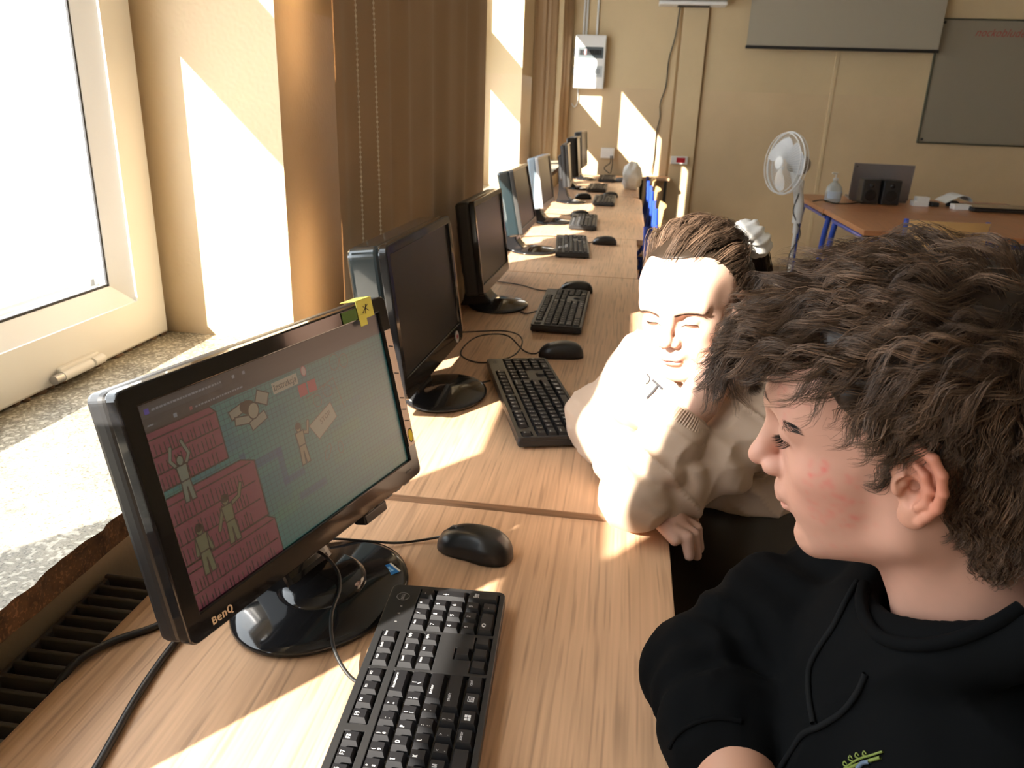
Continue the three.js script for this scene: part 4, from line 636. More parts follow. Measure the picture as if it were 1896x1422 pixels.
function iso(f, lo, hi, h) {
  const n = [0, 1, 2].map((i) => Math.ceil((hi[i] - lo[i]) / h) + 1), [nx, ny, nz] = n, val = new Float32Array(nx * ny * nz), B = 6;
  for (let bz = 0; bz < nz; bz += B) for (let by = 0; by < ny; by += B) for (let bx = 0; bx < nx; bx += B) {
    const c = f(lo[0] + (bx + B / 2) * h, lo[1] + (by + B / 2) * h, lo[2] + (bz + B / 2) * h), far = Math.abs(c) > B * h * 1.35;
    for (let k = bz; k < Math.min(bz + B, nz); k++) for (let j = by; j < Math.min(by + B, ny); j++) for (let i = bx; i < Math.min(bx + B, nx); i++) val[(k * ny + j) * nx + i] = far ? c : f(lo[0] + i * h, lo[1] + j * h, lo[2] + k * h);
  }
  const idx = new Int32Array(nx * ny * nz).fill(-1), pos = [], tri = [], at = (i, j, k) => (k * ny + j) * nx + i;
  for (let k = 0; k < nz - 1; k++) for (let j = 0; j < ny - 1; j++) for (let i = 0; i < nx - 1; i++) {
    let m = 0, sx = 0, sy = 0, sz = 0, cnt = 0; const v = [];
    for (let q = 0; q < 8; q++) { v[q] = val[at(i + (q & 1), j + ((q >> 1) & 1), k + (q >> 2))]; if (v[q] < 0) m |= 1 << q; }
    if (m === 0 || m === 255) continue;
    for (let a = 0; a < 8; a++) for (const b of [a | 1, a | 2, a | 4]) if (b !== a && (v[a] < 0) !== (v[b] < 0)) { const t = v[a] / (v[a] - v[b]); sx += mix(a & 1, b & 1, t); sy += mix((a >> 1) & 1, (b >> 1) & 1, t); sz += mix(a >> 2, b >> 2, t); cnt++; }
    idx[at(i, j, k)] = pos.length / 3; pos.push(lo[0] + (i + sx / cnt) * h, lo[1] + (j + sy / cnt) * h, lo[2] + (k + sz / cnt) * h);
  }
  for (let k = 1; k < nz - 1; k++) for (let j = 1; j < ny - 1; j++) for (let i = 1; i < nx - 1; i++) {
    const a = val[at(i, j, k)] < 0;
    const q = (b, p0, p1, p2, p3) => { if (a === b) return; const [A, Bq, Cq, Dq] = [p0, p1, p2, p3].map((p) => idx[at(...p)]); if (A < 0 || Bq < 0 || Cq < 0 || Dq < 0) return; a ? tri.push(A, Bq, Cq, A, Cq, Dq) : tri.push(A, Cq, Bq, A, Dq, Cq); };
    q(val[at(i + 1, j, k)] < 0, [i, j - 1, k - 1], [i, j, k - 1], [i, j, k], [i, j - 1, k]);
    q(val[at(i, j + 1, k)] < 0, [i - 1, j, k - 1], [i - 1, j, k], [i, j, k], [i, j, k - 1]);
    q(val[at(i, j, k + 1)] < 0, [i - 1, j - 1, k], [i, j - 1, k], [i, j, k], [i - 1, j, k]);
  }
  const P = new Float32Array(pos), N = new Float32Array(P.length), e = h * 0.5;
  for (let i = 0; i < P.length; i += 3) { const x = P[i], y = P[i + 1], z = P[i + 2]; let a = f(x + e, y, z) - f(x - e, y, z), b = f(x, y + e, z) - f(x, y - e, z), c = f(x, y, z + e) - f(x, y, z - e); const l = Math.hypot(a, b, c) || 1; N[i] = a / l; N[i + 1] = b / l; N[i + 2] = c / l; }
  const g = new THREE.BufferGeometry(); g.setAttribute('position', new THREE.BufferAttribute(P, 3)); g.setAttribute('normal', new THREE.BufferAttribute(N, 3)); g.setIndex(tri); return g;
}
function paint(g, fn) { const p = g.attributes.position, c = new Float32Array(p.count * 3); for (let i = 0; i < p.count; i++) { const q = fn(p.getX(i), p.getY(i), p.getZ(i)); c[3 * i] = q[0]; c[3 * i + 1] = q[1]; c[3 * i + 2] = q[2]; } g.setAttribute('color', new THREE.BufferAttribute(c, 3)); return g; }
function joinC(list) { return mergeGeometries(list.map((g) => { g = g.index ? g : g; for (const k of Object.keys(g.attributes)) if (!['position', 'normal', 'color'].includes(k)) g.deleteAttribute(k); return g.index ? g.toNonIndexed() : g; })); }
// hair: every strand a tapering three-sided tube; strands = [{p: [Vector3...], r, c: [r,g,b]}]
function strandGeo(strands) {
  let nv = 0, ni = 0; for (const s of strands) { nv += s.p.length * 3; ni += (s.p.length - 1) * 18; }
  const P = new Float32Array(nv * 3), N = new Float32Array(nv * 3), C = new Float32Array(nv * 3), I = new Uint32Array(ni); let v = 0, q = 0; const d = V(), a = V(), b = V(), up = V();
  for (const s of strands) { const n = s.p.length, v0 = v;
    for (let i = 0; i < n; i++) { d.copy(s.p[Math.min(i + 1, n - 1)]).sub(s.p[Math.max(i - 1, 0)]).normalize(); up.set(0.31, 0.9, 0.3); a.crossVectors(d, up).normalize(); b.crossVectors(d, a); const t = i / (n - 1), r = s.r * (t < 0.6 ? 1 : Math.max(0.12, 1 - (t - 0.6) / 0.42)), sh = 1;
      for (let k = 0; k < 3; k++) { const w = k * 2.0944, cx = Math.cos(w), sy = Math.sin(w), o = v * 3; const x = a.x * cx + b.x * sy, y = a.y * cx + b.y * sy, z = a.z * cx + b.z * sy; P[o] = s.p[i].x + x * r; P[o + 1] = s.p[i].y + y * r; P[o + 2] = s.p[i].z + z * r; N[o] = x; N[o + 1] = y; N[o + 2] = z; C[o] = s.c[0]; C[o + 1] = s.c[1]; C[o + 2] = s.c[2]; v++; } }
    for (let i = 0; i < n - 1; i++) for (let k = 0; k < 3; k++) { const A = v0 + i * 3 + k, Bq = v0 + i * 3 + (k + 1) % 3, Cq = A + 3, Dq = Bq + 3; I[q++] = A; I[q++] = Bq; I[q++] = Dq; I[q++] = A; I[q++] = Dq; I[q++] = Cq; } }
  const g = new THREE.BufferGeometry(); g.setAttribute('position', new THREE.BufferAttribute(P, 3)); g.setAttribute('normal', new THREE.BufferAttribute(N, 3)); g.setAttribute('color', new THREE.BufferAttribute(C, 3)); g.setIndex(new THREE.BufferAttribute(I, 1)); return g;
}
// where the line of sight of a picture point first meets a field (used to sew cords and prints onto cloth)
camera.updateMatrixWorld();
function sight(px, py) { const f = 711 / Math.tan(26.12 * D2R); return V(px - 948, -(py - 711), -f).normalize().applyQuaternion(camera.quaternion); }
function meet(px, py, f, t0 = 0.2, t1 = 2.4) { const d = sight(px, py), o = camera.position; let t = t0; for (let i = 0; i < 400 && t < t1; i++) { const v = f(o.x + d.x * t, o.y + d.y * t, o.z + d.z * t); if (v < 0.0004) break; t += v * 0.6; } return V(o.x + d.x * t, o.y + d.y * t, o.z + d.z * t); }
const grad = (f, p, e = 0.002) => V(f(p.x + e, p.y, p.z) - f(p.x - e, p.y, p.z), f(p.x, p.y + e, p.z) - f(p.x, p.y - e, p.z), f(p.x, p.y, p.z + e) - f(p.x, p.y, p.z - e)).normalize();
const along = (a, b, t) => [mix(a[0], b[0], t), mix(a[1], b[1], t), mix(a[2], b[2], t)];
// head in millimetres: x forward, y up, z to the person's right, origin between the ear canals
function headField(o) {
  const chin = o.chin ?? 0, jw = o.jaw ?? 1, nd = o.nose ?? 0, ld = o.lip ?? 0, bd = o.browY ?? 0;
  return (x, y, z) => {
    const w = Math.abs(z);
    let d = ell(x, y, z, [-8, 46, 0], [97, 82, 75]);
    d = smin(d, ell(x, y, z, [38, 46, 0], [55, 54, 62]), 30);
    d = smin(d, ell(x, y, z, [44, -12, 0], [48, 68, 54]), 20);
    d = smin(d, ell(x, y, z, [68, -32, 0], [32, 34, 33]), 20);
    d = smin(d, ell(x, y, w, [56, -4, 44], [24, 15, 14]), 22);
    d = smin(d, ell(x, y, w, [40, -34, 26], [38, 34, 27]), 24);
    d = smin(d, rcone(x, y, w, [4, -12, 54], [10, -52, 48 * jw], 14, 14), 18);
    d = smin(d, rcone(x, y, w, [10, -52, 47 * jw], [76, -80 + chin, 15], 15, 13), 18);
    d = smin(d, ell(x, y, z, [84, -79 + chin, 0], [14, 14, 19]), 13);
    d = smin(d, ell(x, y, z, [40, -60, 0], [46, 24, 40]), 22);
    d = smin(d, rcone(x, y, w, [90, 37 + bd, 7], [76, 35 + bd * 0.5, 44], 7.5, 6.5), o.brow ?? 15);
    d = smax(d, -ell(x, y, w, [95, o.eye ?? 18, 31], [15, 11, 18]), 13);
    d = smax(d, -ell(x, y, w, [58, 34, 84], [32, 34, 16]), 18);
    d = smin(d, rcone(x, y, z, [91, 28 + bd, 0], [110, -1 + nd, 0], 7, 8.5), 11);
    d = smin(d, ell(x, y, z, [113, -7 + nd, 0], [11, 9, 9.5]), 7);
    d = smin(d, ell(x, y, w, [101, -13 + nd * 0.7, 11], [11, 8, 7.5]), 5);
    d = smax(d, -ell(x, y, w, [105, -20 + nd * 0.7, 6.5], [6, 4, 3.6]), 3);
    d = smin(d, ell(x, y, z, [96, -35 + ld, 0], [11, 9, 21]), 9);
    d = smin(d, ell(x, y, z, [101, -41 + ld, 0], [6, 4, 16]), 4);
    d = smin(d, ell(x, y, z, [98, -49.5 + ld, 0], [6.5, 5, 15]), 5);
    d = smax(d, -ell(x, y, z, [104, -45.2 + ld, 0], [11, 1.1, 22]), 2);
    d = smax(d, -ell(x, y, z, [103, -61, 0], [7, 5, 20]), 9);
    d = smin(d, ell(x, y, w, [75.5, (o.eye ?? 18) - 2, 31], [13.5, 13, 14]), 2.5); // eyeball under its lids
    return d;
  };
}
// ear in its own frame: a forward, b up, c outward (mm)
function earField(a, b, c) {
  let d = ell(a, b, c, [-2, 0, 1], [17, 27, 4]);
  d = smin(d, ell(a, b, c, [2, -25, 2.5], [9.5, 9.5, 4]), 5);
  d = smin(d, rcone(a, b, c, [8, 0, -10], [4, 2, 0], 13, 12), 6);
  d = smax(d, -ell(a, b, c, [3, -3, 7], [8.5, 12, 7.5]), 3);
  d = smax(d, -ell(a, b, c, [3, -2, 0], [4, 5, 9]), 3);
  d = smax(d, -ell(a, b, c, [-3, 15, 6.5], [9, 9, 4.5]), 3);
  const H = [[9, 1, 2], [14, 9, 3], [15, 19, 4], [9, 28, 5], [-1, 32, 6], [-11, 28, 7], [-17.5, 18, 8], [-19, 5, 8], [-16.5, -8, 7], [-10, -18, 5.5], [-5, -25, 4]];
  for (let i = 0; i + 1 < H.length; i++) d = smin(d, rcone(a, b, c, H[i], H[i + 1], 3.6, 3.6), 2.2);
  const A = [[2, 20, 4.5], [-6, 13, 6], [-10, 3, 6.5], [-8.5, -8, 6], [-3, -14, 5]]; for (let i = 0; i + 1 < A.length; i++) d = smin(d, rcone(a, b, c, A[i], A[i + 1], 2.8, 2.8), 3);
  d = smin(d, ell(a, b, c, [12, -4, 3.5], [4, 6, 4]), 3);
  return d;
}
function earGeo(side, at, tilt, flare) { // returns geometry in head millimetres
  const g = iso(earField, [-26, -40, -18], [24, 40, 16], 1.3);
  const m = new THREE.Matrix4().makeBasis(V(1, 0, 0), V(0, 1, 0), V(0, 0, side)); const q = new THREE.Matrix4().makeRotationY(side * flare).multiply(new THREE.Matrix4().makeRotationZ(tilt));
  g.applyMatrix4(new THREE.Matrix4().makeTranslation(...at).multiply(q).multiply(m)); if (side < 0) { const t = g.index.array; for (let i = 0; i < t.length; i += 3) { const s = t[i + 1]; t[i + 1] = t[i + 2]; t[i + 2] = s; } }
  return g;
}
const skinSpots = (list, p) => { let s = 0; for (const [x, y, z, r, a] of list) { const d = (p[0] - x) ** 2 + (p[1] - y) ** 2 + (p[2] - z) ** 2; s += a * Math.exp(-d / (r * r)); } return s; };
M.skin = phy({ vertexColors: true, roughness: 0.48, specularIntensity: 0.45, sheen: 0.15, sheenColor: col(0.8, 0.5, 0.4), sheenRoughness: 0.6, bumpMap: null });
M.hair = phy({ vertexColors: true, roughness: 0.42, specularIntensity: 0.6 });
M.lash = std({ color: col(0.008, 0.006, 0.005), roughness: 0.6 });
// strands that follow the skull: field in head mm, flow(p, n, s) gives a direction, thick(p) the wished distance from the skull
function growHair(head, roots, o) {
  const out = [];
  for (const [p0, info] of roots) {
    const p = p0.clone(), pts = [p.clone()], L = info.len, n = o.seg ?? 11, st = L / n, ph = noise3(p0.x / o.lock, p0.y / o.lock, p0.z / o.lock) * 13 + info.k * 0.8, layer = info.k;
    const off = V(rr(-1, 1), rr(-1, 1), rr(-1, 1));
    for (let i = 1; i <= n; i++) {
      const s = i / n, N = grad((a, b, c) => head(a, b, c), p, 1.5), dist = head(p.x, p.y, p.z), d = o.flow(p, s, info);
      d.addScaledVector(N, -d.dot(N) * (o.tang ?? 0.9) * (1 - s * (o.free ?? 0.5)));
      d.normalize(); const want = o.thick(p, p0) * mix(0.25, 1, layer) * sst(0, 0.35, s); d.addScaledVector(N, clamp((want - dist) / 9, -0.9, 1.1));
      const bi = V().crossVectors(N, d).normalize(), cu = o.curl * (0.35 + s); d.addScaledVector(bi, cu * Math.sin(ph + s * o.wave)).addScaledVector(N, 0.55 * cu * Math.cos(ph * 1.3 + s * o.wave)).addScaledVector(off, o.frizz * s);
      d.normalize(); p.addScaledVector(d, st); pts.push(p.clone());
    }
    out.push({ p: pts, r: info.r, c: info.c });
  }
  return out;
}

// each guide lock carries a sheaf of strands that draws together towards the tip
function sheaves(guides, kids, spread, close = 0.75) {
  const out = [];
  for (const g of guides) { const n = g.p.length, a0 = rr(0, 6.28);
    for (let k = 0; k < kids; k++) { const o = V(rr(-1, 1), rr(-1, 1), rr(-1, 1)).multiplyScalar(spread * (0.4 + rnd())), o2 = V(rr(-1, 1), rr(-1, 1), rr(-1, 1)).multiplyScalar(spread * 0.35), cut = n - Math.floor(rr(0, 4)), m = 0.55 + 0.5 * rnd() + 1.1 * Math.pow(rnd(), 3); const pts = []; for (let i = 0; i < cut; i++) { const s = i / (n - 1); pts.push(g.p[i].clone().addScaledVector(o, 1 - close * s).addScaledVector(o2, Math.sin(s * 5 + k))); } out.push({ p: pts, r: g.r * rr(0.75, 1.15), c: g.c.map((x) => x * m) }); }
  }
  return out;
}
// ---------------------------------------------------------------- person in the black hoodie
{
  const boy = thing('person', 'person with curly dark brown hair in a black hoodie, head in profile', 'person');
  const HM = new THREE.Matrix4().makeBasis(V(-0.9057, -0.2988, -0.3006).normalize(), V(-0.3023, 0.9525, -0.0360).normalize(), V(0.2971, 0.0583, -0.9531).normalize()).setPosition(0.230, 1.0931, -0.5870).multiply(new THREE.Matrix4().makeScale(0.001, 0.001, 0.001));
  const hf = headField({ chin: 2, eye: 31, nose: 4, lip: 3, browY: 6 });
  const NB = [-38, -195, 0];
  const hn = (x, y, z) => { let d = hf(x, y, z); d = smin(d, rcone(x, y, z, [-2, -35, 0], NB, 50, 62), 22); const w = Math.abs(z); d = smin(d, rcone(x, y, w, [-14, -42, 44], [26, -175, 18], 10, 10), 18); return d; };
  const head = iso(hn, [-125, -215, -92], [134, 140, 92], 1.8);
  const spots = []; const S = (n, cx, cy, cz, sp, r0, r1, a) => { for (let i = 0; i < n; i++) { const p = V(cx + rr(-sp, sp), cy + rr(-sp, sp), cz); for (let q = 0; q < 5; q++) p.z += hf(p.x, p.y, p.z); spots.push([p.x, p.y, p.z, rr(r0, r1), a * rr(0.4, 1.3)]); } };
  S(16, 60, 10, -54, 9, 1.2, 2.2, 0.38); S(70, 50, -18, -54, 24, 1.4, 2.6, 0.34); S(16, 70, 55, -46, 16, 1.4, 2.6, 0.3); S(14, 60, -60, -40, 18, 1, 2, 0.22); S(14, 5, -90, -45, 22, 1, 1.8, 0.2);
  const moles = [[45, 2, -58, 1.3, 1], [53, -2, -57, 0.9, 0.8], [62, -72, -33, 1.5, 1.1], [97, -29, -14, 1.2, 0.8], [35, -26, -56, 0.9, 0.6]];
  const skinAt = (x, y, z) => {
    const p = [x, y, z], b = [0.50, 0.275, 0.20], n = fbm(x / 9, y / 9, z / 9, 3) - 0.5;
    let red = 0.10 * n + 0.5 * Math.exp(-((x - 112) ** 2 + (y + 8) ** 2 + z * z) / 260) * 0.35 + 0.16 * Math.exp(-((x - 62) ** 2 + (y + 15) ** 2) / 900) + skinSpots(spots, p) * 0.9;
    const lip = Math.exp(-(((x - 101) / 7) ** 2 + ((y + 42.5) / 6.5) ** 2 + (z / 15) ** 4)); red += lip * 0.5;
    const m = skinSpots(moles, p), st = 0.30 * Math.exp(-(((y + 30) / 6) ** 2 + ((x - 98) / 12) ** 2 + (z / 19) ** 4)) * (0.6 + 0.8 * noise3(x, y, z)); // downy moustache
    const k = (1 - 0.75 * clamp(m, 0, 1)) * (1 - st) * (1 + 0.10 * n);
    return [b[0] * k * (1 + 0.12 * red), b[1] * k * (1 - 0.42 * clamp(red, -0.3, 1)), b[2] * k * (1 - 0.36 * clamp(red, -0.3, 1))];
  };
  paint(head, skinAt);
  const ears = [-1, 1].map((s) => { const g = earGeo(s, [-4, -2, s * 73], 0.20, 0.42); return paint(g, (x, y, z) => { const n = fbm(x / 5, y / 5, z / 5, 2) - 0.5, e = sst(8, -14, x); return [0.50 * (1 + 0.1 * n), mix(0.25, 0.20, e), mix(0.17, 0.13, e)]; }); });
  // right forearm skin, showing below the pushed-up sleeve
  const bodyList = [head, ...ears]; bodyList.forEach((g) => g.applyMatrix4(HM));
  const EL = [0.118, 0.812, -0.640], WR = [0.138, 0.795, -0.405], SR = [0.275, 0.866, -0.735], NK = [0.318, 0.945, -0.575];
  const handF = (x, y, z) => {
    const ox = -0.097, oz = 0.02; let d = rcone(x, y, z, along(EL, WR, 0.15), WR, 0.041, 0.027); const H = [0.165, 0.79, -0.335];
    d = smin(d, rcone(x, y, z, WR, H, 0.027, 0.030), 0.02); // palm
    const fg = [[[0.277, 0.80, -0.372], [0.312, 0.80, -0.345], [0.322, 0.782, -0.325]], [[0.276, 0.80, -0.352], [0.312, 0.80, -0.318], [0.322, 0.780, -0.298]], [[0.268, 0.80, -0.335], [0.300, 0.80, -0.297], [0.308, 0.780, -0.28]], [[0.257, 0.80, -0.325], [0.280, 0.798, -0.292], [0.284, 0.78, -0.276]]];
    x -= ox; z -= oz; for (const [a, b, c] of fg) { d = smin(d, rcone(x, y, z, a, b, 0.0105, 0.009), 0.006); d = smin(d, rcone(x, y, z, b, c, 0.009, 0.0078), 0.003); }
    d = smin(d, rcone(x, y, z, [0.245, 0.81, -0.385], [0.275, 0.825, -0.385], 0.012, 0.010), 0.008); d = smin(d, rcone(x, y, z, [0.275, 0.825, -0.385], [0.297, 0.822, -0.37], 0.010, 0.0085), 0.003); return d;
  };
  const arm = paint(iso(handF, [0.04, 0.73, -0.68], [0.30, 0.88, -0.22], 0.0045), (x, y, z) => { const n = fbm(x * 60, y * 60, z * 60, 3) - 0.5; return [0.46 * (1 + 0.08 * n), 0.25, 0.17]; }); bodyList.push(arm);
  mesh('body', joinC(bodyList), M.skin, boy);
  // ---- hoodie
  const cloth = (x, y, z) => {
    const fx = -0.97, fz = -0.24, rx = 0.24, rz = -0.97; // chest forward / right
    const lx = (x - 0.305) * fx + (z + 0.58) * fz, lz = (x - 0.305) * rx + (z + 0.58) * rz, ly = y;
    let d = ell(lx, ly, lz, [0.0, 0.74, 0], [0.14, 0.235, 0.215]);
    d = smin(d, ell(lx, ly, lz, [-0.02, 0.862, 0], [0.112, 0.066, 0.195]), 0.06);
    d = smin(d, ell(lx, ly, lz, [-0.01, 0.56, 0], [0.135, 0.14, 0.185]), 0.08);
    // right sleeve with bunched folds
    let s = rcone(x, y, z, SR, [0.172, 0.846, -0.668], 0.066, 0.062); let t = rcT.t;
    s -= 0.006 * Math.sin(t * 13 + 5 * noise3(x * 16, y * 16, z * 16)) * sst(0.1, 0.6, t);
    d = smin(d, s, 0.05);
    s = rcone(x, y, z, [0.172, 0.846, -0.668], EL, 0.062, 0.056); t = rcT.t; s -= 0.006 * Math.sin(t * 11 + 1 + 5 * noise3(x * 18, y * 18, z * 18)); d = smin(d, s, 0.018);
    s = rcone(x, y, z, EL, along(EL, WR, 0.26), 0.057, 0.053); t = rcT.t; s -= 0.005 * Math.sin(t * 12 + 4 * noise3(x * 22, y * 22, z * 22)); d = smin(d, s, 0.022);
    const cuff = along(EL, WR, 0.26), cuff2 = along(EL, WR, 0.36); d = smin(d, rcone(x, y, z, cuff, cuff2, 0.047, 0.045), 0.006);
    // left sleeve (towards the camera, out of the frame)
    const SL = [0.40, 0.90, -0.40], LE = [0.31, 0.72, -0.26]; d = smin(d, rcone(x, y, z, SL, LE, 0.072, 0.06), 0.05); d = smin(d, rcone(x, y, z, LE, [0.20, 0.80, -0.28], 0.06, 0.05), 0.02);
    // hood bundle round the neck
    const hd = (cx, cy, cz, R, r, tiltX) => { const X = x - cx, Y = y - cy, Z = z - cz, a = X * fx + Z * fz, b = X * rx + Z * rz, h = Y - a * tiltX, q = Math.hypot(a * 0.92, b) - R; return Math.hypot(q, h * 0.8) - r * (1 + 0.45 * sst(0.02, -0.08, a)); };
    d = smin(d, hd(0.304, 0.988, -0.572, 0.088, 0.021, -0.70), 0.016);
    d = smin(d, ell(x, y, z, [0.445, 0.90, -0.54], [0.06, 0.10, 0.11]), 0.04);
    // neck opening
    d = smax(d, -rcone(x, y, z, [0.303, 0.94, -0.575], [0.285, 1.06, -0.578], 0.070, 0.088), 0.008);
    // soft broad folds
    d += 0.010 * (fbm(x * 9 + 4, y * 6, z * 9, 3) - 0.5) + 0.004 * Math.abs(noise3(x * 20 + 3, y * 14, z * 20) - 0.5);
    // folds falling from the collar across the chest
    const g = Math.sin((z * 0.8 + x * 1.2 + y * 0.6) * 42 + 3 * noise3(x * 8, y * 8, z * 8)); { const rg = 1 - Math.abs(2 * noise3(x * 11 + y * 5, y * 7 + 2, z * 13) - 1); d -= 0.006 * rg * rg * rg; } d -= 0.0035 * g * sst(0.98, 0.86, y) * sst(0.55, 0.7, y);
    return d;
  };
  const hg = iso(cloth, [-0.06, 0.44, -0.86], [0.56, 1.08, -0.16], 0.0062);
  M.fleece = phy({ color: col(0.0034, 0.0037, 0.0040), roughness: 0.95, specularIntensity: 0.12, sheen: 0.03, sheenColor: col(0.10, 0.12, 0.14), sheenRoughness: 0.55 });
  const hood = mesh('hoodie', hg, M.fleece, boy); hood.userData.label = 'black fleece hoodie';
  // cord edge round the neckline, drawstrings, chest emblem
  const cordM = phy({ color: col(0.007, 0.0075, 0.008), roughness: 0.95, specularIntensity: 0.2 });
  const onCloth = (pts, lift = 0.0012) => pts.map(([a, b]) => { const p = meet(a, b, cloth); return p.addScaledVector(grad(cloth, p), lift); });
  mesh('drawstring', tube(onCloth([[1588, 1078], [1570, 1110], [1545, 1160], [1515, 1205], [1500, 1240], [1500, 1290], [1508, 1340]]), 0.0024, 60, 8), cordM, hood);
  mesh('drawstring', tube(onCloth([[1605, 1248], [1590, 1280], [1562, 1318], [1520, 1345], [1490, 1360], [1465, 1395], [1440, 1425]]), 0.0024, 60, 8), cordM, hood);
  mesh('hood_edge', tube(onCloth([[1600, 1085], [1596, 1115], [1604, 1148], [1632, 1180], [1690, 1196], [1760, 1188], [1840, 1158], [1893, 1128]], 0.001), 0.0052, 70, 8), M.fleece, hood);
  mesh('sleeve_seam', tube(onCloth([[1240, 1385], [1256, 1358], [1290, 1338], [1330, 1330], [1372, 1336]], 0.0004), 0.0022, 40, 6), M.fleece, hood);
  const em = [], gm = std({ color: col(0.13, 0.17, 0.03), roughness: 0.6 }), bm = std({ color: col(0.08, 0.12, 0.18), roughness: 0.6 });
  mesh('emblem_stem', tube(onCloth([[1566, 1424], [1590, 1408], [1615, 1400], [1636, 1393]], 0.0012), 0.0009, 24, 6), gm, hood); mesh('emblem_stem', tube(onCloth([[1572, 1424], [1600, 1414], [1632, 1404]], 0.0012), 0.0013, 24, 6), gm, hood);
  for (const [a, b] of [[1564, 1412], [1574, 1402], [1586, 1397], [1600, 1394]]) mesh('emblem_leaf', tube(onCloth([[a + 8, b + 9], [a, b + 4], [a + 2, b - 2], [a + 7, b + 4]], 0.0012), 0.0006, 14, 5), gm, hood);
  mesh('emblem_band', tube(onCloth([[1590, 1424], [1600, 1414], [1612, 1412]], 0.0012), 0.0016, 12, 6), bm, hood);
  // trousers and shoes below the desk
  const legs = (x, y, z) => { let d = ell(x, y, z, [0.35, 0.535, -0.56], [0.15, 0.085, 0.18]); for (const [z0, kx] of [[-0.66, -0.08], [-0.46, -0.06]]) { d = smin(d, rcone(x, y, z, [0.32, 0.51, z0], [kx, 0.52, z0 - 0.02], 0.082, 0.06), 0.04); d = smin(d, rcone(x, y, z, [kx, 0.52, z0 - 0.02], [kx + 0.06, 0.09, z0 - 0.02], 0.06, 0.045), 0.03); } return d; };
  mesh('trousers', iso(legs, [-0.2, 0.03, -0.8], [0.55, 0.64, -0.32], 0.012), std({ color: col(0.03, 0.035, 0.05), roughness: 0.9 }), boy);
  for (const [z0, kx] of [[-0.68, -0.08], [-0.48, -0.06]]) mesh('shoe', iso((x, y, z) => { let d = ell(x, y, z, [kx + 0.0, 0.045, z0], [0.13, 0.05, 0.045]); d = smin(d, ell(x, y, z, [kx + 0.06, 0.08, z0], [0.05, 0.05, 0.04]), 0.03); return smax(d, 0.002 - y, 0.004); }, [kx - 0.16, -0.01, z0 - 0.07], [kx + 0.16, 0.15, z0 + 0.07], 0.01), M.blackMat, boy);
  // ---- eyebrows, lashes
  const br = []; for (let i = 0; i < 620; i++) for (const s of [-1, 1]) { const u = rnd(), w = rr(-1, 1) * mix(5.6, 2.8, u), x = mix(97, 72, Math.pow(u, 1.4)), y = mix(50, 41, u) + 2.5 * Math.sin(u * 3.1) + w, z = s * mix(6, 53, u); const p = V(x, y, z), N = grad(hf, p, 1.5); p.addScaledVector(N, -hf(p.x, p.y, p.z)); const d = V(-0.45, 0.25 - 0.6 * u, s * 0.9).normalize(); d.addScaledVector(N, -d.dot(N) + 0.12).normalize(); const L = rr(6, 10); br.push({ p: [p.clone(), p.clone().addScaledVector(d, L * 0.5), p.clone().addScaledVector(d, L).addScaledVector(N, -0.6)], r: 0.24, c: [0.022, 0.013, 0.008] }); }
  for (let i = 0; i < 46; i++) for (const s of [-1, 1]) { const u = i / 45, z = s * mix(20, 45, u), x = 88.5 - 4.5 * Math.pow((u - 0.4) * 1.5, 2) - 5 * u, y = 22.5 + rr(-0.5, 0.5) + 1.5 * Math.sin(u * 3.1); const p = V(x, y, z); const d = V(0.9, -0.50, s * mix(-0.1, 0.75, u)).normalize(), L = rr(8, 11.5); const q = [0, 0.35, 0.7, 1].map((t) => p.clone().addScaledVector(d, L * t).add(V(0, L * 0.38 * t * t, 0))); br.push({ p: q, r: 0.20, c: [0.006, 0.005, 0.004] }); }
  const bg = strandGeo(br); bg.applyMatrix4(HM); const bm2 = mesh('brows_and_lashes', bg, M.hair, boy); bm2.userData.kind = 'stuff';
  // ---- hair
  const skull = (x, y, z) => { let d = ell(x, y, z, [-8, 46, 0], [97, 82, 75]); d = smin(d, ell(x, y, z, [38, 46, 0], [55, 54, 62]), 30); return smin(d, rcone(x, y, z, [-40, -5, 0], [-48, -75, 0], 58, 50), 25); };
  const hairline = (p) => { // 1 inside the hairy part
    const w = Math.abs(p.z), front = mix(72, 20, sst(20, 70, w)) , fl = p.x < front + (p.y - 78) * 0.7; // forehead limit
    if (p.y > 88) return p.x < 84; if (p.x > 8) return fl && p.y > mix(52, 4, sst(46, 8, p.x)) && (p.x < 52 || p.y > 60); if (p.x > -26) return p.y > 30 || (p.x > 4 && p.y > 0 ); return p.y > -72 + (p.x + 26) * 0.3; };
  const roots = []; let tries = 0; const target = 900;
  while (roots.length < target && tries++ < 90000) {
    const d = V(rr(-1, 1), rr(-1, 1), rr(-1, 1)); if (d.lengthSq() > 1 || d.lengthSq() < 0.05) continue; d.normalize(); const p = V(-8, 25, 0).addScaledVector(d, 110); for (let i = 0; i < 8; i++) p.addScaledVector(grad(skull, p, 1), -skull(p.x, p.y, p.z)); if (!hairline(p)) continue; if (p.z > 30 && rnd() < 0.55) continue;
    const top = sst(45, 95, p.y), fr = sst(10, 70, p.x) * sst(50, 85, p.y), nape = sst(-20, -60, p.y), side = sst(48, 66, Math.abs(p.z)) * sst(90, 40, p.y);
    const len = mix(mix(58, 88, top), 100, fr) * mix(1, 0.5, nape) * mix(1, 0.72, side) * rr(0.8, 1.15), v = Math.pow(rnd(), 2.2), l = noise3(p.x / 14, p.y / 14, p.z / 14);
    const k = 0.55 + 0.9 * l + 1.5 * v; roots.push([p, { len, k: Math.pow(rnd(), 0.7), r: rr(0.20, 0.32), c: [0.066 * k, 0.039 * k, 0.0235 * k] }]);
  }
